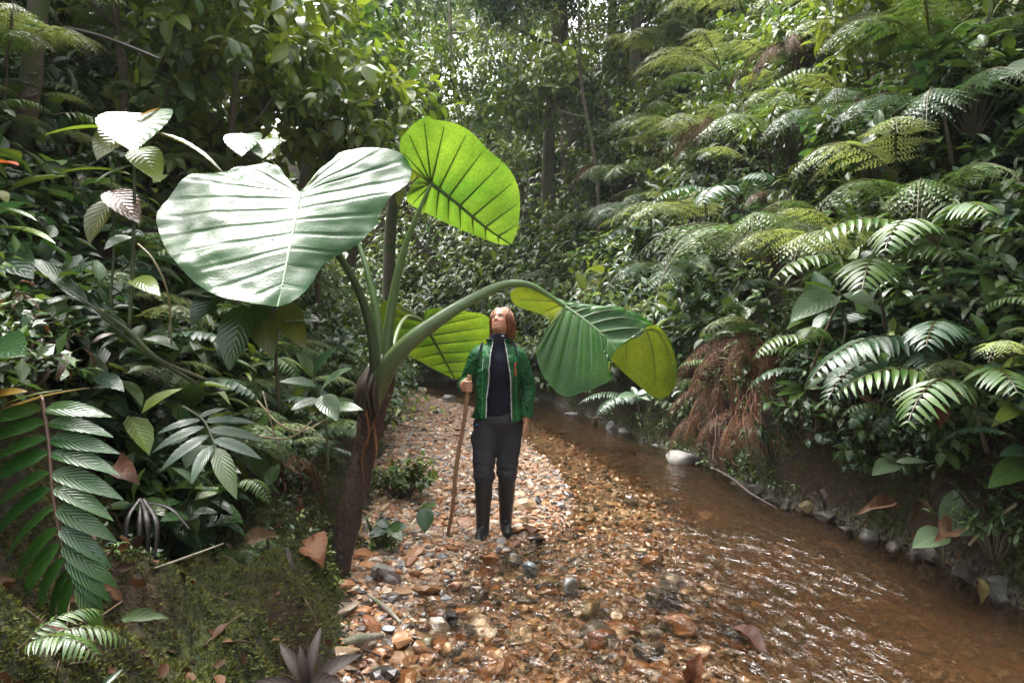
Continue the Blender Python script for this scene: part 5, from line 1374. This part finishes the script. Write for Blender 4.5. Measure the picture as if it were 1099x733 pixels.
for kd, px, py, wpx, fl, lb in tuple(bank) + (
    ("orange", 521, 607, 36, .38, "flat orange stone slab at the water's edge below the woman's boots"),
    ("tan", 559, 562, 24, .4, "rounded tan stone just right of the woman's boots"),
    ("grey", 553, 610, 28, .5, "pale grey wet stone right of the flat orange slab"),
    ("slate", 572, 621, 26, .6, "smooth blue-grey stone standing out of the shallow water"),
    ("grey", 610, 642, 34, .55, "blocky grey stone right of the smooth blue-grey one"),
    ("olive", 585, 634, 44, .4, "olive-brown slab behind the blocky grey stone"),
    ("dark", 561, 652, 40, .35, "dark brown submerged slab left of the blocky grey stone"),
    ("rust", 640, 697, 40, .55, "rust-red block in the shallow water near the bottom edge"),
    ("rust", 672, 684, 52, .4, "golden-brown rough stone right behind the rust-red block"),
    ("orange", 731, 685, 70, .28, "wide flat orange-brown slab under the riffle, lower right"),
    ("olive", 631, 664, 58, .35, "dark olive slab with water running over it, lower centre"),
    ("dark", 700, 712, 58, .35, "blackish-green slab at the bottom, right of the rust-red block"),
    ("grey", 722, 640, 40, .4, "grey wet stone in the riffle, lower right"),
    ("dark", 708, 655, 60, .3, "dark glistening slab below the grey riffle stone"),
    ("rust", 790, 690, 58, .3, "long dark red slab in the fast water, lower right"),
    ("slate", 845, 702, 34, .4, "slate-coloured stone in the fast water near the bottom right"),
    ("orange", 433, 700, 34, .6, "brown-orange rounded stone at the lower left of the shallows"),
    ("slate", 418, 684, 20, .5, "small blue-grey stone beside the driftwood, lower left"),
    ("olive", 458, 702, 24, .6, "greenish stone right of the brown-orange rounded one"),
    ("tan", 480, 705, 24, .5, "tan stone near the bottom edge, left of centre"),
    ("white", 504, 688, 22, .6, "whitish stone in the shallows near the bottom edge, left of centre"),
    ("pink", 523, 661, 18, .55, "salmon-pink stone in the shallows below the flat orange slab"),
    ("orange", 495, 663, 22, .4, "flat orange stone left of the salmon-pink stone"),
    ("pink", 490, 635, 24, .4, "pinkish flat stone midway below the boots"),
    ("tan", 550, 663, 20, .5, "beige stone right of the salmon-pink stone"),
    ("grey", 478, 649, 16, .5, "small grey stone between two orange ones in the shallows"),
    ("rust", 520, 718, 22, .5, "rust-brown angular stone at the bottom edge, centre-left"),
    ("dark", 488, 712, 20, .7, "small black stone at the bottom edge"),
    ("white", 745, 506, 66, .62, "big pale rock at the foot of the right bank, below the dark hanging roots"),
    ("white", 672, 474, 26, .55, "off-white rock at the foot of the far right bank"),
    ("white", 614, 457, 18, .6, "small white rock in the water behind the woman"),
    ("olive", 640, 457, 22, .55, "dark mossy rock right of the small white rock"),
    ("grey", 658, 461, 20, .5, "grey rock right of the dark mossy one"),
    ("white", 574, 437, 14, .7, "white rock by the woman's hand, far across the water"),
    ("white", 482, 431, 22, .4, "pale flat rock far upstream, left of the woman"),
    ("tan", 452, 422, 20, .4, "tan rock far upstream beside the dark trunk"),
    ("white", 470, 444, 18, .35, "flat white stone on the far gravel, left of the woman"),
    ("dark", 480, 415, 30, .6, "dark boulder far upstream under the yellow-green leaf"),
    ("murk", 1080, 652, 56, .6, "mottled grey rock at the right edge by the water"),
    ("dark", 1010, 612, 40, .6, "dark wet rock under the young silver-green plant"),
    ("murk", 935, 588, 34, .6, "rough grey rock in the foot of the right bank"),
    ("olive", 868, 560, 34, .6, "mossy rock in the foot of the right bank, farther upstream"),
    ("dark", 690, 606, 26, .3, "dark stone under the current in midstream"),
    ("tan", 760, 575, 34, .25, "tan stone lying under the brown water, midstream"),
    ("orange", 820, 640, 50, .2, "broad orange stone under the brown water, lower right"),
    ("tan", 655, 545, 24, .35, "tan stone at the edge of the dry gravel patch"),
):
    q = hit(px, py)
    d = q[1]; L = wpx/FPX*d/2
    V, F = stone_mesh(stone_i*7+3, fl)
    V = V*L
    g = Geo(); g.add(V, None, F)
    o = g.build("stone" if wpx < 44 else "rock", STM[kd])
    o.location = (q[0], q[1]+L*0.3, max(bed_z(q[0], q[1]) if xl_f(d) < q[0] < xr_f(d) else q[2], -0.07)+L*fl*(0.12 if wpx > 40 else 0.55)+(0.018 if d < 5 and wpx < 36 else 0))
    o.rotation_euler = (random.uniform(-.12, .12), random.uniform(-.12, .12), random.uniform(-.5, .5))
    tag(o, lb, "rock" if wpx >= 44 else "stone", "rocks of the right bank" if lb.startswith("dark wet rock bedded") else "stones in the stream")
    stone_i += 1

# ------------------------------------------------------------------ the woman
def loft(g, rings, seg=28, n=40, col=(1, 1, 1)):
    """closed body of stacked ellipses: (cx, cy, cz, rx, ry)"""
    R = catmull(rings, n); a = np.arange(seg)/seg*2*np.pi
    V = np.stack([R[:, 0:1]+R[:, 3:4]*np.cos(a), R[:, 1:2]+R[:, 4:5]*np.sin(a), np.repeat(R[:, 2:3], seg, 1)], -1).reshape(-1, 3)
    i, j = np.meshgrid(np.arange(n-1), np.arange(seg), indexing='ij')
    q = np.stack([i*seg+j, i*seg+(j+1) % seg, (i+1)*seg+(j+1) % seg, (i+1)*seg+j], -1).reshape(-1, 4)
    V = np.vstack([V, R[0, :3], R[-1, :3]]); m = n*seg; tr = []
    for j in range(seg):
        tr.append([m, (j+1) % seg, j]); tr.append([m+1, (n-1)*seg+j, (n-1)*seg+(j+1) % seg])
    g.add(V, q, tr, col)
def ball(g, c, r, col=(1, 1, 1), sub=3, R=None):
    V, F = ico(sub); V = V*np.asarray(r)
    if R is not None: V = V@np.asarray(R).T
    g.add(V+np.asarray(c), None, F, col)
def fuse(g, voxel, smooth_it=6):
    """weld overlapping shapes into one continuous skin"""
    me = g.mesh("fuse"); o = link("fuse", me)
    m = o.modifiers.new("r", 'REMESH'); m.mode = 'VOXEL'; m.voxel_size = voxel; m.use_smooth_shade = True
    if smooth_it:
        s = o.modifiers.new("s", 'SMOOTH'); s.iterations = smooth_it; s.factor = 0.5
    dg = bpy.context.evaluated_depsgraph_get(); dg.update()
    ev = bpy.data.meshes.new_from_object(o.evaluated_get(dg))
    bpy.data.objects.remove(o); bpy.data.meshes.remove(me)
    return ev
def paint(me, fn):
    n = len(me.vertices); co = np.zeros(n*3); me.vertices.foreach_get("co", co); co = co.reshape(-1, 3)
    for nm_ in ("Col", "uvp"):
        if nm_ in me.attributes: me.attributes.remove(me.attributes[nm_])
    a = me.attributes.new("Col", 'FLOAT_COLOR', 'POINT')
    a.data.foreach_set("color", np.concatenate([fn(co), np.ones((n, 1))], 1).astype(np.float32).ravel())
    me.polygons.foreach_set("use_smooth", np.ones(len(me.polygons), bool))
    me.update()
    return me

WX, WY = -0.096, 4.78
woman_scale = (.93, .97, 1.0)
woman = empty("person", (WX, WY, 0.02), "woman in an open green jacket, dark sweater, trousers and black rubber boots, looking up", "person")
woman.scale = woman_scale
HP = np.array([0.012, 0.0, 1.415])                       # top of the neck: the head turns here
def rot(ax, deg):
    return np.array(Matrix.Rotation(math.radians(deg), 3, ax))
HR = 0.93*rot('Z', -27)@rot('X', -33)@rot('Y', -7)            # turned to her right and tilted back, face at -Y
def H2W(p): return np.asarray(p)@HR.T+HP
def W2H(p): return (np.asarray(p)-HP)@HR/0.8649
SH = [np.array([-.148, .01, 1.262]), np.array([.150, .01, 1.262])]
EL = [np.array([-.232, .05, 1.055]), np.array([.212, .045, 1.02])]
WR = [np.array([-.250, -.175, 1.045]), np.array([.205, -.025, .80])]
ST = np.array([-.212, -.235])                            # where the stick passes through the fist
HIP = [np.array([-.085, 0, .80]), np.array([.085, .02, .80])]
KN = [np.array([-.105, -.045, .44]), np.array([.065, .03, .44])]
AN = [np.array([-.115, -.04, .09]), np.array([.055, .115, .09])]
g = Geo()
loft(g, [(0, .01, .76, .07, .05), (0, .01, .82, .135, .085), (0, 0, .93, .145, .10), (0, 0, 1.02, .130, .09), (0, -.005, 1.12, .128, .092), (0, 0, 1.22, .128, .085), (0, .01, 1.29, .105, .062), (0, .01, 1.345, .07, .055)])
tube(g, [(0, .012, 1.30), (0.004, .008, 1.37), H2W((0, .012, .05))], [.062, .052, .052], 16, n=16)
# head, in its own frame: chin forward at -Y, crown up
h = Geo()
loft(h, [(0, -.035, -.022, .022, .028), (0, -.030, -.005, .045, .052), (0, -.016, .025, .060, .074), (0, -.006, .06, .069, .088), (0, .0, .10, .074, .096), (0, .006, .14, .073, .096), (0, .01, .175, .060, .080), (0, .012, .197, .030, .045)], 40, 60)
hv = np.concatenate(h.v)
def bump(v, c, r, amt):
    w = np.exp(-(((v-np.array(c))/np.array(r))**2).sum(1)); w = w*(v[:, 1] < 0.0)
    v[:, 1] -= amt*w
for c, r, amt in (((0, -.10, .062), (.013, .05, .022), .020), ((0, -.10, .048), (.016, .05, .009), .012), ((.030, -.09, .083), (.017, .05, .011), -.012), ((-.030, -.09, .083), (.017, .05, .011), -.012),
                  ((0, -.10, .105), (.045, .05, .012), .006), ((.038, -.08, .052), (.020, .05, .018), .008), ((-.038, -.08, .052), (.020, .05, .018), .008), ((0, -.09, .024), (.022, .05, .007), .010), ((0, -.09, .013), (.018, .05, .006), .008), ((0, -.08, -.012), (.020, .05, .014), .009)):
    bump(hv, c, r, amt)
h.v = [hv@HR.T+HP]
g.v += h.v; g.q += [q+g.n for q in h.q]; g.t += [t+g.n for t in h.t]; g.c += h.c; g.u += h.u; g.n += h.n
for s in (-1, 1):
    ball(g, H2W((s*.074, .012, .07)), (.010, .018, .028), R=HR)          # ears
for i in (0, 1):
    tube(g, [SH[i]*[.5, 1, 1], SH[i], (SH[i]+EL[i])/2, EL[i], (EL[i]+WR[i])/2, WR[i]], [.040, .042, .040, .036, .033, .025], 16, n=40)
    tube(g, [HIP[i], (HIP[i]+KN[i])/2, KN[i], (KN[i]*.6+AN[i]*.4), AN[i]], [.078, .070, .054, .050, .036], 16, n=40)
    f = AN[i]
    tube(g, [f+[0, .035, -.055], f+[0, -.04, -.05], f+[(-.02 if i == 0 else .012), -.13, -.068]], [.034, .038, .026], 12, n=16)
# right hand round the stick: palm on the outside, fingers in front, thumb above
Z0 = 1.06
tube(g, [WR[0], np.array([-.246, -.205, Z0]), np.array([-.240, -.235, Z0])], [.024, .030, .024], 12, n=14, flat=1.35)
for k in range(4):
    z = Z0+.030-.0195*k
    rr = .0245
    pts = [np.array([-.243, -.215, Z0+(z-Z0)*.8])]
    for a in (170, 205, 245, 290, 335, 375, 400):
        pts.append(np.array([ST[0]+rr*math.cos(math.radians(a)), ST[1]+rr*math.sin(math.radians(a)), z-.003*(a-200)/100]))
    tube(g, pts[:8 if k < 3 else 7], [.0098, .0095, .0092, .0086, .0078], 10, n=26)
tube(g, [np.array([-.246, -.205, Z0+.018]), np.array([-.228, -.206, Z0+.040]), np.array([-.205, -.212, Z0+.043]), np.array([-.190, -.232, Z0+.036])], [.013, .012, .0105, .009], 10, n=20)
# left hand hanging, slightly curled
wv = WR[1]
tube(g, [wv, wv+[.0, -.012, -.045], wv+[-.002, -.016, -.085]], [.024, .031, .030], 12, n=14, flat=0.62)
for k in range(4):
    oy = -.042+.018*k; ln = (.066, .074, .070, .055)[k]
    b = wv+np.array([-.004, oy+.006, -.080])
    tube(g, [b+[.002, 0, .02], b, b+[-.004, -.006, -ln*.5], b+[-.018, -.010, -ln*.95]], [.010, .0095, .0088, .0075], 10, n=16)
tube(g, [wv+[-.006, -.03, -.02], wv+[-.010, -.052, -.050], wv+[-.014, -.058, -.078]], [.013, .0115, .009], 10, n=14)
body = fuse(g, .0052, 3)
SKIN = np.array([.40, .19, .118])
def skin_paint(co):
    c = np.tile(SKIN, (len(co), 1))*(1+0.06*fbm(co[:, 0]*30, co[:, 1]*30, co[:, 2]*30, 2))[:, None]
    p = W2H(co)
    head = (p[:, 2] > -.03) & (p[:, 1] < .0)
    def blend(cc, rr, col, a):
        w = a*np.exp(-(((p-np.array(cc))/np.array(rr))**2).sum(1))*head
        c[:] = c*(1-w[:, None])+np.array(col)*w[:, None]
    for s in (-1, 1):
        blend((s*.040, -.085, .050), (.020, .05, .016), (.56, .17, .12), .5)
        blend((s*.031, -.09, .1030), (.022, .06, .0075), (.035, .014, .008), 1.0)
        blend((s*.030, -.09, .0890), (.019, .06, .0055), (.02, .012, .01), 1.0)
    blend((0, -.1, .0260), (.026, .06, .0052), (.36, .07, .065), 1.0)
    blend((0, -.1, .0110), (.021, .06, .0056), (.36, .07, .065), 1.0)
    blend((0, -.1, .0185), (.018, .06, .0034), (.60, .50, .45), .55)
    blend((.006, -.12, .044), (.004, .05, .003), (.2, .08, .05), .6); blend((-.006, -.12, .044), (.004, .05, .003), (.2, .08, .05), .6)
    return c
paint(body, skin_paint)
m, t, b, out = nodes_of("skin")
t.links.new(attr(t, "Col").outputs["Color"], b.inputs["Base Color"])
b.inputs["Roughness"].default_value = 0.45
b.inputs["Subsurface Weight"].default_value = 0.12
b.inputs["Subsurface Radius"].default_value = (0.6, 0.25, 0.15)
b.inputs["Subsurface Scale"].default_value = 0.02
M["skin"] = m
body.materials.append(m)
link("body", body, woman)
def cloth_mat(name, rough, scale, bump_, sheen=0.0, spec=0.4):
    m = col_mat(name, rough=rough, bump=bump_, scale=scale, spec=spec, var=0.18); return m
def jacket_mat():
    m, t, b, out = nodes_of("jacket_fabric")
    L = t.links.new
    tc = t.nodes.new("ShaderNodeTexCoord")
    mp = N(t, "ShaderNodeMapping"); mp.inputs["Scale"].default_value = (1.0, 1.0, 1.7); mp.inputs["Rotation"].default_value = (0.3, 0.5, 0.2); L(tc.outputs["Object"], mp.inputs[0])
    n1 = N(t, "ShaderNodeTexNoise", Scale=8.0, Detail=2.5, Distortion=0.9); L(mp.outputs[0], n1.inputs["Vector"])
    n2 = N(t, "ShaderNodeTexNoise", Scale=210.0, Detail=2.0); L(tc.outputs["Object"], n2.inputs["Vector"])
    r1 = math_n(t, 'ABSOLUTE', math_n(t, 'SUBTRACT', n1.outputs[0], 0.5))
    L(mixc(t, 1.0, attr(t, "Col").outputs["Color"], ramp(t, n1.outputs[0], [(0.35, (.7, .7, .7)), (0.65, (1.25, 1.25, 1.25))]), 'MULTIPLY'), b.inputs["Base Color"])
    b.inputs["Roughness"].default_value = .62; b.inputs["Specular IOR Level"].default_value = .3
    bm = N(t, "ShaderNodeBump", Strength=0.9, Distance=0.05); L(math_n(t, 'ADD', r1, math_n(t, 'MULTIPLY', n2.outputs[0], .02)), bm.inputs["Height"]); L(bm.outputs[0], b.inputs["Normal"])
    return m
M["jacket"] = jacket_mat()
M["knit"] = cloth_mat("sweater_knit", .85, 300, .4, spec=.15)
M["trousers"] = cloth_mat("trouser_cloth", .75, 200, .3, spec=.25)
M["rubber"] = cloth_mat("boot_rubber", .34, 40, .06, spec=.5)
M["hair"] = cloth_mat("hair", .42, 120, .3)
M["eye"] = cloth_mat("eye", .12, 10, 0)
M["wood"] = bark_mat("stick_wood", (.16, .085, .04), (.33, .19, .10), rough=.6, scale=45, bump=.3)
# eyes
for s in (-1, 1):
    g = Geo()
    V, F = ico(3); c = np.tile([.62, .60, .57], (len(V), 1)); look = norm(np.array([0.0, -1, .12])); dd = V@look
    c[dd > .74] = (.05, .03, .02); c[dd > .93] = (.008, .008, .008)
    g.add(H2W(V*np.array([.0125, .010, .0085])+[s*.030, -.0775, .083]), None, F, c)
    g.build("eye", M["eye"], woman)
# sweater
def wrinkle(V, amt, sc, seed=0.0):
    c = V.copy(); c[:, 2] *= 0.6
    return fbm(c[:, 0]*sc+seed, c[:, 1]*sc, c[:, 2]*sc, 3)*amt
g = Geo()
loft(g, [(0, .01, .80, .150, .112), (0, .0, .93, .158, .113), (0, 0, 1.02, .138, .098), (0, -.01, 1.12, .142, .108), (0, -.005, 1.22, .140, .098), (0, .008, 1.295, .115, .072), (0, .01, 1.345, .076, .064), (.004, .006, 1.385, .064, .062), (.006, .004, 1.408, .062, .060)], 40, 60, (.012, .013, .022))
me = fuse(g, .009, 4)
n = len(me.vertices); co = np.zeros(n*3); me.vertices.foreach_get("co", co); co = co.reshape(-1, 3)
co = co+norm(co*[1, 1, 0])*wrinkle(co, .010, 14)[:, None]; me.vertices.foreach_set("co", co.ravel())
paint(me, lambda c: np.tile([.0105, .0115, .020], (len(c), 1))); me.materials.append(M["knit"])
sw = link("sweater", me, woman)
g = Geo(); ball(g, (.036, -.056, 1.392), (.012, .004, .006), (.45, .45, .47), 2); g.build("collar_mark", M["jacket"], sw)
# trousers and boots
g = Geo()
loft(g, [(0, .01, .715, .07, .08), (0, .012, .79, .163, .126), (0, .01, .86, .158, .118), (0, 0, .93, .150, .108), (0, 0, .95, .14, .10)], 32, 30)
for i in (0, 1):
    k = KN[i]; s = -1 if i == 0 else 1
    tube(g, [HIP[i]+[s*.004, 0, 0], (HIP[i]*.55+k*.45)+[s*.004, 0, 0], k+[s*.002, -.004, .05], k+[0, 0, -.01], k*.82+AN[i]*.18], [.098, .093, .080, .079, .070], 20, n=40)
tube(g, [(-.155, -.03, .74), (-.165, -.03, .68), (-.158, -.035, .60)], [.03, .045, .03], 12, n=12)    # cargo pocket
me = fuse(g, .008, 4)
n = len(me.vertices); co = np.zeros(n*3); me.vertices.foreach_get("co", co); co = co.reshape(-1, 3)
nr = np.zeros(n*3); me.vertices.foreach_get("normal", nr); nr = nr.reshape(-1, 3)
amt = .006+.012*np.exp(-((co[:, 2]-.43)/.09)**2)
co = co+nr*(amt*fbm(co[:, 0]*12, co[:, 1]*12, co[:, 2]*26, 3))[:, None]; me.vertices.foreach_set("co", co.ravel())
paint(me, lambda c: np.tile([.034, .033, .039], (len(c), 1))); me.materials.append(M["trousers"])
tr_ = link("trousers", me, woman)
g = Geo(); tube(g, [(-.165, -.085, .785), (-.150, -.096, .783)], .006, 6, col=(.02, .2, .45)); g.build("pocket_tab", M["jacket"], tr_)
for i in (0, 1):
    k, f = KN[i], AN[i]
    g = Geo()
    tube(g, [k*.93+f*.07, k*.6+f*.4, k*.25+f*.75, f+[0, 0, 0], f+[0, .005, -.05]], [.066, .066, .056, .050, .050], 20, n=40)
    dx = -.022 if i == 0 else .014
    tube(g, [f+[0, .045, -.062], f+[0, -.02, -.055], f+[dx*.6, -.09, -.066], f+[dx, -.175, -.080]], [.040, .047, .044, .030], 18, n=30)
    me = fuse(g, .007, 4)
    n = len(me.vertices); co = np.zeros(n*3); me.vertices.foreach_get("co", co); co = co.reshape(-1, 3)
    lo = f[2]-.105
    co[:, 2] = np.maximum(co[:, 2], lo)                       # flat sole
    nr = np.zeros(n*3); me.vertices.foreach_get("normal", nr); nr = nr.reshape(-1, 3)
    co = co+nr*(.004*fbm(co[:, 0]*10, co[:, 1]*10, co[:, 2]*22, 2)*(co[:, 2] > .12))[:, None]
    me.vertices.foreach_set("co", co.ravel())
    paint(me, lambda c: np.tile([.012, .012, .013], (len(c), 1))); me.materials.append(M["rubber"])
    bo = link("boot", me, woman)
    g = Geo(); V = []
    tube(g, [f+[0, .075, -.098], f+[0, -.02, -.098], f+[dx, -.168, -.098]], [.03, .052, .03], 14, n=20, col=(.02, .02, .02), flat=.16); g.build("sole", M["rubber"], bo)
# jacket: an open shell with sleeves and a stand-up collar
JG, JD = np.array([.011, .100, .027]), np.array([.005, .042, .013])
prof = catmull([(.0, .0, .822, .188, .132), (0, .0, .885, .176, .130), (0, 0, .96, .166, .122), (0, -.004, 1.06, .166, .122), (0, -.006, 1.15, .172, .126), (0, 0, 1.23, .172, .118), (0, .008, 1.275, .152, .102), (0, .012, 1.315, .112, .082), (.002, .012, 1.345, .090, .078), (.003, .016, 1.372, .106, .094)], 70)
open_l = np.interp(prof[:, 2], [.785, .95, 1.15, 1.30, 1.36, 1.40], [-.088, -.082, -.070, -.052, -.046, -.058])
open_r = np.interp(prof[:, 2], [.785, .95, 1.15, 1.30, 1.36, 1.40], [.112, .100, .088, .060, .048, .062])
na = 90
g = Geo(); G = np.zeros((70, na, 3))
for i, (cx, cy, cz, rx, ry) in enumerate(prof):
    a0 = math.asin(min(.98, (open_r[i]-cx)/rx)); a1 = 2*math.pi+math.asin(max(-.98, (open_l[i]-cx)/rx))
    a = np.linspace(a0, a1, na)
    G[i] = np.stack([cx+rx*np.sin(a), cy-ry*np.cos(a), np.full(na, cz)], 1)
flat = G.reshape(-1, 3)
out_ = norm((flat-[0, 0, 0])*[1, 1, 0])
fl = fbm(flat[:, 0]*9, flat[:, 1]*9, flat[:, 2]*7, 3)*.020+fbm(flat[:, 0]*16+flat[:, 2]*12, flat[:, 1]*16, flat[:, 2]*20, 2)*.010
flat = flat+out_*fl[:, None]
edge = np.zeros((70, na)); edge[:, :5] = 1; edge[:, -5:] = 1
flat[:, 1] -= (edge*.012).ravel()
# hem of the wearer's left panel hangs a little lower
low = np.clip((0.9-flat[:, 2])/.115, 0, 1)*np.exp(-((flat[:, 0]-.12)/.08)**2)*(flat[:, 1] < 0)
flat[:, 2] -= .035*low
colr = JD+(JG-JD)*np.clip(.55+.8*fbm(flat[:, 0]*7, flat[:, 1]*7, flat[:, 2]*7, 2), 0, 1)[:, None]
# seams
zz = flat[:, 2]
F = grid_faces(70, na)
g.add(flat, F, None, colr)
inn = flat-out_*.010
g.add(inn, F[:, ::-1], None, np.tile([.30, .31, .31], (len(inn), 1)))
def stitch(i0, i1):    # close the rim between outer and inner cloth
    nV = len(flat)
    g.q.append(np.array([[a, b, b+nV, a+nV] for a, b in zip(i0, i1)]))
idx = np.arange(70*na).reshape(70, na)
stitch(idx[:-1, 0], idx[1:, 0]); stitch(idx[1:, -1], idx[:-1, -1]); stitch(idx[0, 1:], idx[0, :-1]); stitch(idx[-1, :-1], idx[-1, 1:])
for i in (0, 1):
    s = -1 if i == 0 else 1
    a, e, w = SH[i]+[s*-.012, 0, .004], EL[i], WR[i]
    pts = [a+[-s*.055, 0, .004], a+[s*.010, 0, -.02], (a+e)/2+[s*.012, .0, 0], e+[s*.012, .008, 0], (e+w)/2+[s*.004, 0, -.004], w+(e-w)*.10]
    k0 = len(np.concatenate(g.v))
    tube(g, pts, [.064, .068, .062, .058, .053, .044], 30, n=110, rough=.30, col=JD*.45+JG*.55)
jk = g.build("jacket", M["jacket"], woman)
# trim: pale zip edges, pocket zips, dark shoulder straps
Gf = flat.reshape(70, na, 3)
for j, dx in ((0, -.004), (na-1, .004)):
    g = Geo(); tube(g, Gf[2:64, j]+[dx, -.006, 0], [.0075, .0075], 6, col=(.42, .45, .43), flat=.6); g.build("front_zip", M["jacket"], jk)
def on_front(x, z):
    i = np.argmin(((Gf[:, :, 0]-x)**2+(Gf[:, :, 2]-z)**2+(Gf[:, :, 1] > 0)*9).ravel()); return Gf.reshape(-1, 3)[i]
for (x0, z0, x1, z1, c, r_, nm_) in ((-.106, 1.235, -.116, 1.155, (.50, .58, .50), .0042, "pocket_zip"), (.122, 1.205, .130, 1.125, (.50, .035, .03), .0055, "pocket_zip"), (-.150, 1.268, -.120, 1.262, (.50, .10, .05), .0055, "chest_mark"),
                                     (-.140, .96, -.150, .86, (.006, .05, .012), .004, "pocket_zip"), (.140, .99, .150, .89, (.006, .05, .012), .004, "pocket_zip"), (-.108, 1.30, -.116, .83, (.02, .20, .04), .0035, "seam"), (.126, 1.30, .138, .83, (.02, .20, .04), .0035, "seam")):
    p = np.array([on_front(x0+(x1-x0)*q, z0+(z1-z0)*q) for q in np.linspace(0, 1, 24 if nm_ == "seam" else 7)])
    p = p+norm(p*[1, 1, 0])*.003
    for _ in range(3): p[1:-1] = (p[:-2]+p[1:-1]*2+p[2:])/4
    g = Geo(); tube(g, p, r_, 6, col=c, flat=.6); g.build(nm_, M["jacket"], jk)
for s in (-1, 1):
    pts = [(s*.118, .115, 1.20), (s*.118, .09, 1.295), (s*.122, .01, 1.335), (s*.135, -.065, 1.295), (s*.148, -.10, 1.235)]
    g = Geo(); tube(g, pts, [.008, .011, .014, .011, .006], 10, col=(.012, .013, .03), n=26, flat=.45); g.build("backpack_strap", M["trousers"], woman)
# hair: auburn bob of many strands
g = Geo()
hr = np.random.default_rng(5)
cap = np.array([.0, .014, .105]); rad = np.array([.086, .108, .104])
V, F = ico(4)
Vh = V*rad*.97+cap
keep = ~((Vh[:, 1] < -.045+.10*(Vh[:, 2]-.10)) & (Vh[:, 2] < .158)) & (Vh[:, 2] > .0)
Fk = F[keep[F].all(1)]
g.add(H2W(Vh), None, Fk, (.13, .045, .018))
for i in range(900):
    az = hr.uniform(-1.0, 1)*math.radians(133); az += math.pi/2 
    d0 = np.array([math.cos(az), math.sin(az)])
    top = np.array([hr.normal(.008, .008), hr.uniform(-.062, .03), .205])
    lift = hr.uniform(1.0, 1.09)
    pts = []
    for th in np.linspace(.25, 1.62, 6):
        pts.append(cap+rad*lift*np.array([d0[0]*math.sin(th), d0[1]*math.sin(th), math.cos(th)]))
    w = [H2W(p)+hr.normal(0, .003, 3) for p in pts]
    end = w[-1].copy(); ln = hr.uniform(.05, .115)
    outw = norm((end-H2W(cap))*[1, 1, 0])
    w += [end+outw*.004+[0, 0, -ln*.35], end-outw*.002+[0, 0.004, -ln*.7], end-outw*.022+[0, 0.004, -ln]]
    c = np.array([.19, .062, .024])*hr.uniform(.35, 1.6)
    tube(g, w, [.0022, .0048, .0042, .0015], 4, col=c, n=18, cap=False)
for s in (-1, 1):       # front locks framing the face
    for i in range(20):
        x0 = s*hr.uniform(.004, .05)
        w = [H2W(p) for p in ((x0, -.045, .198), (s*hr.uniform(.060, .072), -.056, .150), (s*hr.uniform(.074, .084), -.046, .095), (s*hr.uniform(.076, .086), -.022, .05))]
        w += [w[-1]+[s*.004, .006, -.045], w[-1]+[-s*.004, .012, -.09]]
        tube(g, w, [.0025, .0045, .004, .0012], 4, col=np.array([.21, .07, .026])*hr.uniform(.6, 1.5), n=18, cap=False)
g.build("hair", M["hair"], woman)
# walking stick
g = Geo()
base = np.array([-.372, -.16, .0]); topp = np.array([ST[0]+.012, ST[1]+.008, 1.135]); thru = np.array([ST[0], ST[1], 1.05])
pts = [base, base*.75+thru*.25+[.008, 0, 0], base*.5+thru*.5+[-.006, 0, 0], base*.2+thru*.8+[.004, 0, 0], thru, topp]
tube(g, np.array(pts)-base, [.013, .0145, .015, .0155, .0155, .0165], 12, n=70, rough=.10, col=np.array([(.45, .35, .3), (.9, .9, .9), (1, 1, 1), (1.1, 1, 1)]))
o = g.build("walking_stick", M["wood"]); o.location = (WX+base[0]*woman_scale[0], WY+base[1]*woman_scale[1], .02); o.scale = woman_scale
tag(o, "long brown wooden walking stick held by the woman", "walking stick")

# ------------------------------------------------------------------ humid air
bm = bmesh.new(); bmesh.ops.create_cube(bm, size=1.0)
me = bpy.data.meshes.new("haze"); bm.to_mesh(me); bm.free()
hz = link("haze", me)
hz.location = (-10, 15.5, 21.0); hz.scale = (140, 52, 46)
m = bpy.data.materials.new("humid_air"); m.use_nodes = True; t = m.node_tree
t.nodes.remove(t.nodes["Principled BSDF"])
pv = t.nodes.new("ShaderNodeVolumePrincipled")
pv.inputs["Color"].default_value = (.93, .96, 1, 1); pv.inputs["Density"].default_value = HAZE; pv.inputs["Anisotropy"].default_value = 0.2
t.links.new(pv.outputs[0], t.nodes["Material Output"].inputs["Volume"])
me.materials.append(m)
tag(hz, "thin pale humid haze filling the ravine", "haze", kind="stuff")
